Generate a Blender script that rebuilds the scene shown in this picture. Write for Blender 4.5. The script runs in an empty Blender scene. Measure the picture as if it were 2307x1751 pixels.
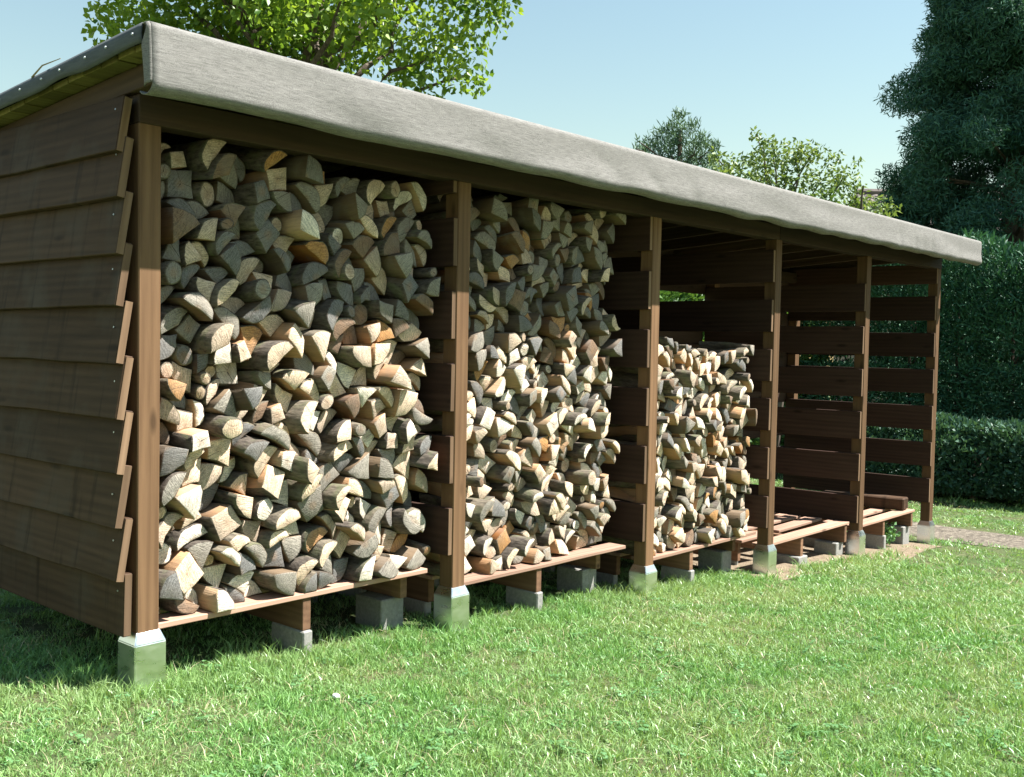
import bpy, bmesh, math, random
import numpy as np
from mathutils import Vector, Matrix, noise as mnoise

S = bpy.context.scene
COL = S.collection
rng = np.random.default_rng(11)
random.seed(5)

# ------------------------------------------------------------------ camera
CAM = Vector((-1.95906, -3.54537, 1.09714))
FW = Vector((0.75185144, 0.65805846, -0.04096922))
RT = Vector((0.65908073, -0.75182915, 0.01911837))
UP = Vector((0.01822085, 0.0413762, 0.99897748))
cam_data = bpy.data.cameras.new('camera')
cam_data.sensor_width = 36.0
cam_data.lens = 36.386
cam_data.clip_start = 0.05
cam_data.clip_end = 600.0
cam = bpy.data.objects.new('camera', cam_data)
COL.objects.link(cam)
m = Matrix.Identity(4)
for i in range(3):
    m[i][0], m[i][1], m[i][2], m[i][3] = RT[i], UP[i], -FW[i], CAM[i]
cam.matrix_world = m
S.camera = cam
S.render.resolution_x, S.render.resolution_y = 1024, 777

# ------------------------------------------------------------------ light
SUN_DIR = Vector((-0.86, 1.0, -1.97)).normalized()         # direction in which the light travels
SUN_EL = math.asin(-SUN_DIR.z)
SUN_AZ = math.atan2(-SUN_DIR.x, -SUN_DIR.y)                 # from +Y towards +X
world = bpy.data.worlds.new('World')
S.world = world
world.use_nodes = True
wn = world.node_tree
wn.nodes.clear()
sky = wn.nodes.new('ShaderNodeTexSky')
sky.sky_type = 'NISHITA'
sky.sun_disc = False
sky.sun_elevation = SUN_EL
sky.sun_rotation = SUN_AZ
sky.air_density = 1.75
sky.dust_density = 0.3
sky.ozone_density = 1.0
hsv = wn.nodes.new('ShaderNodeMix')
hsv.data_type = 'RGBA'
hsv.blend_type = 'MULTIPLY'
hsv.inputs[0].default_value = 1.0
hsv.inputs[7].default_value = (0.95, 1.0, 0.95, 1)          # the photograph's cyan cast, the same over the whole sky
bg = wn.nodes.new('ShaderNodeBackground')
bg.inputs[1].default_value = 0.052
wo = wn.nodes.new('ShaderNodeOutputWorld')
wn.links.new(sky.outputs[0], hsv.inputs[6])
wn.links.new(hsv.outputs[2], bg.inputs[0])
wn.links.new(bg.outputs[0], wo.inputs[0])
sun_data = bpy.data.lights.new('sun', 'SUN')
sun_data.energy = 5.0
sun_data.angle = math.radians(0.53)
sun_data.color = (1.0, 0.965, 0.91)
sun = bpy.data.objects.new('sun', sun_data)
sun.rotation_euler = SUN_DIR.to_track_quat('-Z', 'Y').to_euler()
sun.location = (4, -6, 9)
COL.objects.link(sun)
S.view_settings.view_transform = 'Standard'
S.view_settings.look = 'None'
S.view_settings.exposure = 1.65
S.view_settings.gamma = 1.0
S.view_settings.use_curve_mapping = False
S.render.engine = 'CYCLES'


# ------------------------------------------------------------------ helpers
def ray(u, v):
    """direction through a pixel of the 2307 x 1751 photograph (used to site far things)"""
    f = 2331.7
    return (FW + RT * ((u - 1153.5) / f) - UP * ((v - 875.5) / f)).normalized()


def gz(x, y):
    """ground height: the lawn falls gently along the shed and flattens out by the hedges"""
    xs = np.clip(x, -8.0, None)
    t = np.clip(xs, None, 9.0)
    over = np.clip(xs - 9.0, 0, None)
    z = -0.215 - 0.0655 * t - 0.0655 * 4.0 * (1 - np.exp(-over / 4.0))
    z = z + 0.012 * np.sin(1.7 * x + 0.6 * y) * np.sin(1.3 * y - 0.4 * x)
    return z


def tag(o, label=None, cat=None, group=None, kind=None):
    if label: o['label'] = label
    if cat: o['category'] = cat
    if group: o['group'] = group
    if kind: o['kind'] = kind
    return o


def empty(name, loc=(0, 0, 0), parent=None):
    o = bpy.data.objects.new(name, None)
    o.empty_display_size = 0.1
    COL.objects.link(o)
    o.location = loc
    if parent: o.parent = parent
    return o


def link(name, me, mats, parent=None, loc=(0, 0, 0), rot=(0, 0, 0)):
    for mt in (mats if isinstance(mats, (list, tuple)) else [mats]):
        if mt.name not in [x.name for x in me.materials if x]:
            me.materials.append(mt)
    o = bpy.data.objects.new(name, me)
    COL.objects.link(o)
    o.location = loc
    o.rotation_euler = rot
    if parent: o.parent = parent
    return o


def box_mesh(size, bevel=0.003, cuts=0, warp=0.0, axis=0):
    bm = bmesh.new()
    bmesh.ops.create_cube(bm, size=1.0)
    for v in bm.verts:
        v.co = Vector((v.co.x * size[0], v.co.y * size[1], v.co.z * size[2]))
    if cuts:
        es = [e for e in bm.edges if abs((e.verts[0].co - e.verts[1].co)[axis]) > size[axis] * 0.9]
        bmesh.ops.subdivide_edges(bm, edges=es, cuts=cuts, use_grid_fill=True)
    if bevel:
        es = [e for e in bm.edges if len(e.link_faces) == 2 and e.calc_face_angle(0) > 1.0]
        bmesh.ops.bevel(bm, geom=es, offset=bevel, segments=1, affect='EDGES', clamp_overlap=True)
    if warp:
        o = random.random() * 100
        for v in bm.verts:
            q = v.co[axis] * 2.2 + o
            n = mnoise.noise(Vector((q, o, 0.3)))
            n2 = mnoise.noise(Vector((q * 1.3, 7.7, o)))
            for k, nn in zip([a for a in range(3) if a != axis], (n, n2)):
                v.co[k] += nn * warp
    me = bpy.data.meshes.new('box')
    bm.to_mesh(me)
    bm.free()
    return me


def box(name, lo, hi, mat, parent=None, bevel=0.003, cuts=0, warp=0.0, axis=0, rot=(0, 0, 0)):
    lo, hi = Vector(lo), Vector(hi)
    s = hi - lo
    return link(name, box_mesh(s, bevel, cuts, warp, axis), mat, parent, (lo + hi) / 2, rot)


def np_mesh(name, co, faces_flat, counts):
    me = bpy.data.meshes.new(name)
    co = np.asarray(co, np.float32)
    ff = np.asarray(faces_flat, np.int32)
    cn = np.asarray(counts, np.int32)
    me.vertices.add(len(co)); me.vertices.foreach_set('co', co.ravel())
    me.loops.add(len(ff)); me.loops.foreach_set('vertex_index', ff)
    me.polygons.add(len(cn))
    st = np.zeros(len(cn), np.int32); st[1:] = np.cumsum(cn)[:-1]
    me.polygons.foreach_set('loop_start', st)
    me.polygons.foreach_set('loop_total', cn)
    me.update(calc_edges=True)
    return me


def tube(pts, radii, n=7):
    """tapered tube through points -> (verts, faces)"""
    vs, fs = [], []
    pts = [Vector(p) for p in pts]
    for i, p in enumerate(pts):
        d = (pts[min(i + 1, len(pts) - 1)] - pts[max(i - 1, 0)]).normalized()
        a = d.orthogonal().normalized(); b = d.cross(a)
        for k in range(n):
            t = 2 * math.pi * k / n
            vs.append(p + (a * math.cos(t) + b * math.sin(t)) * radii[i])
    for i in range(len(pts) - 1):
        for k in range(n):
            k2 = (k + 1) % n
            fs.append((i * n + k, i * n + k2, (i + 1) * n + k2, (i + 1) * n + k))
    fs.append(tuple(range(n))[::-1])
    fs.append(tuple((len(pts) - 1) * n + k for k in range(n)))
    return vs, fs


def tubes_mesh(name, items):
    V, F = [], []
    for pts, rad, n in items:
        v, f = tube(pts, rad, n)
        b = len(V)
        V += v
        F += [tuple(i + b for i in q) for q in f]
    me = bpy.data.meshes.new(name)
    me.from_pydata([tuple(v) for v in V], [], F)
    me.update()
    return me


# ------------------------------------------------------------------ materials
class NT:
    def __init__(self, name):
        self.m = bpy.data.materials.new(name)
        self.m.use_nodes = True
        self.t = self.m.node_tree
        self.t.nodes.clear()
        self.out = self.n('ShaderNodeOutputMaterial')
        self.b = self.n('ShaderNodeBsdfPrincipled')
        self.l(self.b.outputs[0], self.out.inputs[0])

    def n(self, k, **kw):
        q = self.t.nodes.new(k)
        for a, v in kw.items(): setattr(q, a, v)
        return q

    def l(self, a, b): self.t.links.new(a, b)

    def coord(self, which='Object', scale=(1, 1, 1), rnd=False, rot=(0, 0, 0)):
        tc = self.n('ShaderNodeTexCoord')
        mp = self.n('ShaderNodeMapping')
        mp.inputs['Scale'].default_value = scale
        mp.inputs['Rotation'].default_value = rot
        self.l(tc.outputs[which], mp.inputs[0])
        if rnd:
            oi = self.n('ShaderNodeObjectInfo')
            ml = self.n('ShaderNodeVectorMath', operation='SCALE')
            ml.inputs[0].default_value = (37.1, 91.7, 53.3)
            self.l(oi.outputs['Random'], ml.inputs['Scale'])
            self.l(ml.outputs[0], mp.inputs['Location'])
        return mp.outputs[0]

    def noise(self, vec, scale, detail=4, rough=0.55, dist=0.0):
        q = self.n('ShaderNodeTexNoise')
        q.inputs['Scale'].default_value = scale
        q.inputs['Detail'].default_value = detail
        q.inputs['Roughness'].default_value = rough
        q.inputs['Distortion'].default_value = dist
        if vec is not None: self.l(vec, q.inputs['Vector'])
        return q.outputs[0]

    def ramp(self, fac, stops):
        q = self.n('ShaderNodeValToRGB')
        e = q.color_ramp.elements
        while len(e) < len(stops): e.new(0.5)
        for i, (p, c) in enumerate(stops):
            e[i].position = p
            e[i].color = (c[0], c[1], c[2], 1) if not isinstance(c, (int, float)) else (c, c, c, 1)
        self.l(fac, q.inputs[0])
        return q.outputs[0]

    def mix(self, fac, a, b, mode='MIX'):
        q = self.n('ShaderNodeMix', data_type='RGBA', blend_type=mode)
        if isinstance(fac, (int, float)): q.inputs[0].default_value = fac
        else: self.l(fac, q.inputs[0])
        for s, i in ((a, 6), (b, 7)):
            if isinstance(s, tuple): q.inputs[i].default_value = (s[0], s[1], s[2], 1)
            else: self.l(s, q.inputs[i])
        return q.outputs[2]

    def math(self, op, a, b=None, c=None, clamp=False):
        q = self.n('ShaderNodeMath', operation=op, use_clamp=clamp)
        for i, s in enumerate((a, b, c)):
            if s is None: continue
            if isinstance(s, (int, float)): q.inputs[i].default_value = s
            else: self.l(s, q.inputs[i])
        return q.outputs[0]

    def bump(self, h, strength=0.3, dist=0.01):
        q = self.n('ShaderNodeBump')
        q.inputs['Strength'].default_value = strength
        q.inputs['Distance'].default_value = dist
        self.l(h, q.inputs['Height'])
        self.l(q.outputs[0], self.b.inputs['Normal'])

    def base(self, c, rough=0.7, spec=0.3):
        if isinstance(c, tuple): self.b.inputs['Base Color'].default_value = (c[0], c[1], c[2], 1)
        else: self.l(c, self.b.inputs['Base Color'])
        if isinstance(rough, (int, float)): self.b.inputs['Roughness'].default_value = rough
        else: self.l(rough, self.b.inputs['Roughness'])
        self.b.inputs['Specular IOR Level'].default_value = spec


def wood(name, dark, light, axis, rough=0.68, spec=0.14, wear=None):
    t = NT(name)
    sc = [34.0, 34.0, 34.0]; sc[axis] = 1.6
    v = t.coord('Object', tuple(sc), rnd=True)
    g = t.noise(v, 1.0, 5, 0.6, 0.6)
    sc2 = [7.0, 7.0, 7.0]; sc2[axis] = 1.0
    v2 = t.coord('Object', tuple(sc2), rnd=True)
    g2 = t.noise(v2, 1.0, 3, 0.5, 1.2)
    wv = t.n('ShaderNodeTexWave', wave_type='BANDS', bands_direction='XYZ'[(axis + 1) % 3])
    wv.inputs['Scale'].default_value = 1.0
    wv.inputs['Distortion'].default_value = 7.0
    wv.inputs['Detail'].default_value = 2.0
    wv.inputs['Detail Scale'].default_value = 0.6
    sc3 = [9.0, 9.0, 9.0]; sc3[axis] = 0.7
    t.l(t.coord('Object', tuple(sc3), rnd=True), wv.inputs['Vector'])
    f = t.math('ADD', t.math('MULTIPLY', g, 0.62), t.math('MULTIPLY', wv.outputs[0], 0.13))
    f = t.math('ADD', f, t.math('MULTIPLY', g2, 0.35), clamp=True)
    c = t.ramp(f, [(0.28, dark), (0.78, light)])
    oi = t.n('ShaderNodeObjectInfo')
    k = t.math('ADD', t.math('MULTIPLY', oi.outputs['Random'], 0.6), 0.7)
    cc = t.n('ShaderNodeVectorMath', operation='SCALE')
    t.l(c, cc.inputs[0]); t.l(k, cc.inputs['Scale'])
    c = cc.outputs[0]
    # a few knots
    vo = t.n('ShaderNodeTexVoronoi')
    sc4 = [9.0, 9.0, 9.0]; sc4[axis] = 2.6
    t.l(t.coord('Object', tuple(sc4), rnd=True), vo.inputs['Vector'])
    vo.inputs['Scale'].default_value = 1.0
    kn = t.ramp(vo.outputs['Distance'], [(0.06, 1.0), (0.16, 0.0)])
    c = t.mix(t.math('MULTIPLY', kn, 0.7), c, tuple(x * 0.45 for x in dark))
    if wear:
        w = t.ramp(t.noise(t.coord('Object', (3, 3, 3), rnd=True), 1.4, 4), [(0.5, 0.0), (0.72, 1.0)])
        c = t.mix(t.math('MULTIPLY', w, 0.6), c, wear)
        sv = t.noise(t.coord('Object', (2.0, 16.0, 1.5), rnd=True), 1.0, 4, 0.6)
        c = t.mix(t.math('MULTIPLY', t.ramp(sv, [(0.55, 0.0), (0.70, 1.0)]), 0.65), c, tuple(x * 0.5 for x in dark))
    t.base(c, rough, spec)
    t.bump(f, 0.25, 0.004)
    return t.m


M = {}
POST_D, POST_L = (0.088, 0.048, 0.025), (0.200, 0.117, 0.062)
BRD_D, BRD_L = (0.034, 0.0195, 0.0115), (0.086, 0.050, 0.030)
M['post'] = wood('stained_post_wood', POST_D, POST_L, 2)
M['beam'] = wood('stained_beam_wood', (0.026, 0.017, 0.013), (0.060, 0.039, 0.026), 0)
M['board_y'] = wood('stained_side_board_wood', BRD_D, BRD_L, 1, wear=(0.080, 0.064, 0.050))
M['board_p'] = wood('stained_partition_wood', (0.028, 0.016, 0.012), (0.062, 0.036, 0.027), 1)
M['board_x'] = wood('stained_back_board_wood', (0.032, 0.020, 0.015), (0.070, 0.044, 0.032), 0)
M['rafter'] = wood('rafter_wood', (0.038, 0.025, 0.018), (0.085, 0.055, 0.036), 1)
M['deck'] = wood('raw_roof_deck_wood', (0.12, 0.105, 0.035), (0.20, 0.175, 0.06), 0, rough=0.8)
M['slat'] = wood('raw_pallet_wood', (0.20, 0.115, 0.08), (0.38, 0.245, 0.18), 0, rough=0.8)
M['stringer'] = wood('pallet_stringer_wood', (0.10, 0.056, 0.034), (0.235, 0.135, 0.080), 1, rough=0.8)
M['endgrain'] = wood('board_endgrain_wood', (0.095, 0.058, 0.034), (0.20, 0.128, 0.078), 2, rough=0.85)

t = NT('roofing_felt')
v = t.coord('Object', (1, 1, 1))
st = t.noise(t.coord('Object', (18, 60, 230)), 1.0, 4, 0.65)
gr = t.noise(v, 420.0, 2, 0.7)
big = t.noise(t.coord('Object', (1.2, 3, 5)), 1.0, 4)
f = t.math('ADD', t.math('MULTIPLY', st, 0.42), t.math('MULTIPLY', gr, 0.62))
c = t.ramp(f, [(0.38, (0.082, 0.079, 0.074)), (0.68, (0.30, 0.290, 0.272))])
c = t.mix(t.math('MULTIPLY', big, 0.30), c, (0.19, 0.182, 0.168), 'MIX')
t.base(c, 0.9, 0.12)
t.bump(f, 0.35, 0.004)
M['felt'] = t.m

t = NT('felt_trim')
f = t.math('ADD', t.math('MULTIPLY', t.noise(t.coord('Object', (60, 14, 120)), 1.0, 4), 0.5), t.math('MULTIPLY', t.noise(t.coord('Object'), 400, 2), 0.5))
t.base(t.ramp(f, [(0.3, (0.05, 0.058, 0.062)), (0.7, (0.11, 0.122, 0.128))]), 0.75, 0.3)
t.bump(f, 0.3, 0.003)
M['trim'] = t.m

t = NT('galvanised_sheet')
f = t.noise(t.coord('Object', (3, 3, 9), rnd=True), 3.0, 4)
t.base(t.ramp(f, [(0.3, (0.78, 0.80, 0.81)), (0.7, (0.92, 0.93, 0.93))]), t.ramp(f, [(0.3, 0.24), (0.7, 0.38)]), 0.5)
t.b.inputs['Metallic'].default_value = 1.0
t.bump(t.noise(t.coord('Object', rnd=True), 14, 2), 0.06, 0.01)
M['metal'] = t.m

t = NT('nail_steel')
t.base((0.5, 0.52, 0.53), 0.4, 0.5)
t.b.inputs['Metallic'].default_value = 0.7
M['nail'] = t.m

t = NT('concrete_block')
f = t.noise(t.coord('Object', rnd=True), 60, 5, 0.65)
f2 = t.noise(t.coord('Object', rnd=True), 9, 3)
t.base(t.mix(f2, t.ramp(f, [(0.3, (0.15, 0.147, 0.14)), (0.7, (0.36, 0.352, 0.33))]), (0.25, 0.245, 0.22)), 0.9, 0.2)
t.bump(f, 0.5, 0.004)
M['concrete'] = t.m


def attr(t, name):
    a = t.n('ShaderNodeAttribute')
    a.attribute_name = name
    return a


# end grain of the logs: growth rings, saw marks, drying cracks, weathering; tint is one colour per log
t = NT('log_end_grain')
tint = attr(t, 'tint')
uvn = t.n('ShaderNodeUVMap'); uvn.uv_map = 'uv'
sep = t.n('ShaderNodeSeparateXYZ'); 
rotv = t.n('ShaderNodeVectorRotate', rotation_type='Z_AXIS')
t.l(uvn.outputs[0], rotv.inputs['Vector'])
t.l(t.math('MULTIPLY', tint.outputs['Alpha'], 40.0), rotv.inputs['Angle'])
off = t.n('ShaderNodeVectorMath', operation='ADD')
com = t.n('ShaderNodeCombineXYZ')
t.l(t.math('MULTIPLY', tint.outputs['Alpha'], 71.0), com.inputs[2])
t.l(rotv.outputs[0], off.inputs[0]); t.l(com.outputs[0], off.inputs[1])
p3 = off.outputs[0]
n1 = t.noise(p3, 22, 4, 0.6)
n2 = t.noise(p3, 160, 4, 0.7)
n3 = t.noise(p3, 9, 2, 0.5)
stp = t.n('ShaderNodeMapping'); stp.inputs['Scale'].default_value = (28, 300, 1)
t.l(p3, stp.inputs[0])
saw = t.noise(stp.outputs[0], 1.0, 3, 0.6)
ln = t.n('ShaderNodeVectorMath', operation='LENGTH'); t.l(rotv.outputs[0], ln.inputs[0])
rr = t.math('ADD', ln.outputs[1], t.math('MULTIPLY', n1, 0.012))
ring = t.math('SINE', t.math('MULTIPLY', rr, 1150.0))
k = t.math('ADD', 0.40, t.ramp(n2, [(0.36, 0.0), (0.60, 0.50)]))
k = t.math('ADD', k, t.ramp(saw, [(0.38, 0.0), (0.60, 0.46)]))
k = t.math('ADD', k, t.math('MULTIPLY', ring, 0.09))
sc = t.n('ShaderNodeVectorMath', operation='SCALE')
t.l(tint.outputs['Color'], sc.inputs[0]); t.l(k, sc.inputs['Scale'])
c = sc.outputs[0]
c = t.mix(t.math('MULTIPLY', t.ramp(n3, [(0.42, 0.0), (0.66, 1.0)]), 0.42), c, (0.215, 0.185, 0.155))
heart = t.ramp(rr, [(0.016, 1.0), (0.034, 0.0)])
c = t.mix(t.math('MULTIPLY', heart, 0.35), c, (0.30, 0.18, 0.10))
# cracks running out of the pith
t.l(rotv.outputs[0], sep.inputs[0])
ang = t.math('ARCTAN2', sep.outputs[1], t.math('ADD', sep.outputs[0], t.math('MULTIPLY', n1, 0.012)))
cr = t.math('ABSOLUTE', t.math('SINE', t.math('MULTIPLY', ang, 1.5)))
crw = t.math('MULTIPLY', cr, ln.outputs[1])
crack = t.math('LESS_THAN', crw, t.math('MULTIPLY', t.ramp(n3, [(0.45, 0.0), (0.62, 1.0)]), 0.0016))
c = t.mix(t.math('MULTIPLY', crack, 0.85), c, (0.035, 0.025, 0.02))
t.base(c, 0.85, 0.2)
t.bump(t.math('ADD', t.math('MULTIPLY', n2, 0.6), t.math('MULTIPLY', saw, 0.8)), 0.9, 0.005)
M['end'] = t.m

t = NT('log_bark')
tint = attr(t, 'tint')
uvn = t.n('ShaderNodeUVMap'); uvn.uv_map = 'uv'
com = t.n('ShaderNodeCombineXYZ'); t.l(t.math('MULTIPLY', tint.outputs['Alpha'], 50.0), com.inputs[2])
ad = t.n('ShaderNodeVectorMath', operation='ADD'); t.l(uvn.outputs[0], ad.inputs[0]); t.l(com.outputs[0], ad.inputs[1])
mp = t.n('ShaderNodeMapping'); mp.inputs['Scale'].default_value = (70, 18, 1); t.l(ad.outputs[0], mp.inputs[0])
n1 = t.noise(mp.outputs[0], 1.0, 5, 0.65)
n2 = t.noise(ad.outputs[0], 12, 3, 0.5)
c1 = t.ramp(n1, [(0.3, (0.030, 0.024, 0.019)), (0.72, (0.150, 0.125, 0.100))])
c2 = t.ramp(n1, [(0.3, (0.055, 0.045, 0.033)), (0.72, (0.22, 0.185, 0.135))])
c = t.mix(t.ramp(tint.outputs['Alpha'], [(0.45, 0.0), (0.6, 1.0)]), c1, c2)
c = t.mix(t.math('MULTIPLY', t.ramp(n2, [(0.52, 0.0), (0.66, 1.0)]), 0.5), c, (0.13, 0.145, 0.07))
t.base(c, 0.85, 0.25)
t.bump(n1, 0.8, 0.006)
M['bark'] = t.m

t = NT('log_split_face')
tint = attr(t, 'tint')
uvn = t.n('ShaderNodeUVMap'); uvn.uv_map = 'uv'
com = t.n('ShaderNodeCombineXYZ'); t.l(t.math('MULTIPLY', tint.outputs['Alpha'], 50.0), com.inputs[2])
ad = t.n('ShaderNodeVectorMath', operation='ADD'); t.l(uvn.outputs[0], ad.inputs[0]); t.l(com.outputs[0], ad.inputs[1])
mp = t.n('ShaderNodeMapping'); mp.inputs['Scale'].default_value = (130, 7, 1); t.l(ad.outputs[0], mp.inputs[0])
n1 = t.noise(mp.outputs[0], 1.0, 5, 0.65, 0.4)
n2 = t.noise(ad.outputs[0], 10, 3, 0.5)
warm = t.mix(1.0, tint.outputs['Color'], (0.62, 0.47, 0.34), 'MULTIPLY')
k = t.math('ADD', 0.55, t.math('MULTIPLY', n1, 0.8))
sc = t.n('ShaderNodeVectorMath', operation='SCALE'); t.l(warm, sc.inputs[0]); t.l(k, sc.inputs['Scale'])
c = t.mix(t.math('MULTIPLY', t.ramp(n2, [(0.48, 0.0), (0.68, 1.0)]), 0.5), sc.outputs[0], (0.16, 0.14, 0.115))
t.base(c, 0.8, 0.25)
t.bump(n1, 0.7, 0.005)
M['split'] = t.m


def leafmat(name, a, b, trans=0.35, rough=0.5, spec=0.35, patch=None):
    t = NT(name)
    tint = attr(t, 'tint')
    c = t.mix(tint.outputs['Fac'], a, b)
    if patch:
        geo = t.n('ShaderNodeNewGeometry')
        n = t.noise(geo.outputs['Position'], patch[0], 4, 0.6)
        c = t.mix(t.math('MULTIPLY', t.ramp(n, [(0.40, 0.0), (0.66, 1.0)]), patch[2]), c, patch[1])
    t.base(c, rough, spec)
    tr = t.n('ShaderNodeBsdfTranslucent')
    tc = t.mix(1.0, c, (1.25, 1.15, 0.55), 'MULTIPLY')
    t.l(tc, tr.inputs[0])
    mx = t.n('ShaderNodeMixShader')
    mx.inputs[0].default_value = trans
    t.l(t.b.outputs[0], mx.inputs[1]); t.l(tr.outputs[0], mx.inputs[2])
    t.l(mx.outputs[0], t.out.inputs[0])
    return t.m


M['grass'] = leafmat('grass_blades', (0.084, 0.208, 0.050), (0.280, 0.510, 0.165), 0.28, 0.38, 0.5, (1.6, (0.34, 0.42, 0.19), 0.55))
M['clover'] = leafmat('clover_leaves', (0.075, 0.19, 0.06), (0.15, 0.30, 0.12), 0.25, 0.45, 0.4)
M['straw'] = leafmat('dry_grass', (0.30, 0.26, 0.14), (0.50, 0.45, 0.29), 0.2, 0.7, 0.2)
M['leaf_tree'] = leafmat('broad_tree_leaves', (0.070, 0.165, 0.024), (0.260, 0.390, 0.055), 0.45, 0.4, 0.45)
M['leaf_small'] = leafmat('fruit_tree_leaves', (0.085, 0.155, 0.045), (0.190, 0.270, 0.090), 0.35, 0.5, 0.4)
M['needle_dark'] = leafmat('dark_conifer_sprays', (0.026, 0.088, 0.062), (0.066, 0.165, 0.108), 0.15, 0.6, 0.3)
M['needle_pine'] = leafmat('pine_needles', (0.060, 0.125, 0.075), (0.130, 0.215, 0.125), 0.15, 0.6, 0.3)
M['hedge_dark'] = leafmat('conifer_hedge_sprays', (0.024, 0.090, 0.052), (0.066, 0.175, 0.092), 0.15, 0.6, 0.3)
M['hedge_low'] = leafmat('low_hedge_leaves', (0.028, 0.085, 0.056), (0.080, 0.165, 0.105), 0.2, 0.55, 0.35)
M['hedge_back'] = leafmat('rear_hedge_leaves', (0.050, 0.125, 0.030), (0.130, 0.245, 0.060), 0.3, 0.5, 0.35)

t = NT('tree_bark')
f = t.noise(t.coord('Object', (9, 9, 2)), 2.5, 5, 0.65)
t.base(t.ramp(f, [(0.3, (0.045, 0.036, 0.028)), (0.7, (0.16, 0.13, 0.10))]), 0.9, 0.2)
t.bump(f, 0.6, 0.02)
M['treebark'] = t.m

t = NT('lawn_soil')
geo = t.n('ShaderNodeNewGeometry')
n1 = t.noise(geo.outputs['Position'], 1.4, 4, 0.6)
n2 = t.noise(geo.outputs['Position'], 45, 5, 0.7)
c = t.mix(t.ramp(n1, [(0.35, 0.0), (0.65, 1.0)]), t.ramp(n2, [(0.3, (0.035, 0.060, 0.022)), (0.7, (0.085, 0.13, 0.045))]),
          t.ramp(n2, [(0.3, (0.055, 0.065, 0.03)), (0.7, (0.14, 0.14, 0.07))]))
t.base(c, 0.95, 0.1)
t.bump(n2, 0.7, 0.02)
M['lawn'] = t.m

t = NT('bare_soil')
geo = t.n('ShaderNodeNewGeometry')
n1 = t.noise(geo.outputs['Position'], 26, 6, 0.7)
n2 = t.noise(geo.outputs['Position'], 3, 3, 0.6)
t.base(t.mix(n2, t.ramp(n1, [(0.3, (0.10, 0.075, 0.05)), (0.7, (0.33, 0.26, 0.18))]), (0.24, 0.19, 0.135)), 0.95, 0.1)
t.bump(n1, 0.9, 0.03)
M['soil'] = t.m

t = NT('mulch_path')
geo = t.n('ShaderNodeNewGeometry')
mp = t.n('ShaderNodeMapping'); mp.inputs['Scale'].default_value = (10, 26, 10); mp.inputs['Rotation'].default_value = (0, 0, 0.85)
t.l(geo.outputs['Position'], mp.inputs[0])
n1 = t.noise(mp.outputs[0], 1.0, 6, 0.7)
t.base(t.ramp(n1, [(0.30, (0.05, 0.044, 0.038)), (0.52, (0.165, 0.142, 0.112)), (0.72, (0.31, 0.27, 0.215))]), 0.95, 0.1)
t.bump(n1, 1.0, 0.03)
M['path'] = t.m

t = NT('roof_tiles')
n1 = t.noise(t.coord('Object'), 3, 4)
t.base(t.ramp(n1, [(0.3, (0.10, 0.088, 0.085)), (0.7, (0.19, 0.16, 0.145))]), 0.85, 0.2)
M['tiles'] = t.m
t = NT('house_render')
t.base((0.30, 0.22, 0.18), 0.9, 0.2)
M['render'] = t.m
t = NT('pale_stone')
t.base((0.75, 0.75, 0.72), 0.7, 0.3)
M['pale'] = t.m

# ------------------------------------------------------------------ ground
xs = np.unique(np.concatenate([np.linspace(-70, -6, 14), np.linspace(-6, 16, 111), np.linspace(16, 110, 18)]))
ys = np.unique(np.concatenate([np.linspace(-70, -5, 13), np.linspace(-5, 6, 56), np.linspace(6, 110, 18)]))
gx, gy = np.meshgrid(xs, ys)
co = np.stack([gx, gy, gz(gx, gy)], -1).reshape(-1, 3)
nx, ny = len(xs), len(ys)
i = np.arange((ny - 1) * (nx - 1)); a = (i // (nx - 1)) * nx + i % (nx - 1)
fc = np.stack([a, a + 1, a + nx + 1, a + nx], -1)
me = np_mesh('lawn', co, fc.ravel(), np.full(len(fc), 4))
me.polygons.foreach_set('use_smooth', np.ones(len(fc), bool))
tag(link('lawn', me, M['lawn']), 'mown green lawn sloping gently along the shed', kind='structure')


def patch(name, poly_fn, nu, nv, mat, dz, label):
    """a thin sheet following the ground; poly_fn(s,t) -> x,y"""
    co = []
    for j in range(nv + 1):
        for i in range(nu + 1):
            x, y = poly_fn(i / nu, j / nv)
            co.append((x, y, float(gz(np.float64(x), np.float64(y))) + dz))
    fc = [(j * (nu + 1) + i, j * (nu + 1) + i + 1, (j + 1) * (nu + 1) + i + 1, (j + 1) * (nu + 1) + i) for j in range(nv) for i in range(nu)]
    me = bpy.data.meshes.new(name)
    me.from_pydata(co, [], fc)
    me.update()
    return tag(link(name, me, mat), label, kind='structure')


def path_xy(s, q):
    # strip of mulch that passes the far end of the shed towards the viewer's right
    y = -6.0 + 9.0 * s
    x0 = 8.75 - 0.12 * y + 0.10 * math.sin(2.3 * y)
    return x0 + 1.45 * q + 0.06 * math.sin(5 * y + 3 * q), y


patch('path', path_xy, 60, 10, M['path'], 0.006, 'strip of brown mulch path beyond the far end post')


def soil_xy(s, q):
    x = 4.75 + 3.45 * s
    return x, -0.20 - 0.10 * math.sin(s * 3.14) + 0.05 * math.sin(9 * s) + 1.6 * q


patch('bare_soil', soil_xy, 40, 10, M['soil'], 0.005, 'bare sandy soil under the empty pallets')

# ------------------------------------------------------------------ the shed
shed = empty('wood_shed', (0, 0, -0.2))
tag(shed, 'long dark-stained open-front timber wood shed with grey felt roof on the lawn', 'wood shed')
SH = Matrix.Translation((0, 0, 0.2))
_link = link


def slink(o):
    o.parent = shed
    o.matrix_parent_inverse = SH
    return o


PX = [0.0, 1.67, 3.375, 4.98, 6.627, 8.335]
PB = [0.0, -0.104, -0.25, -0.335, -0.430, -0.544]
PW = 0.09


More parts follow.
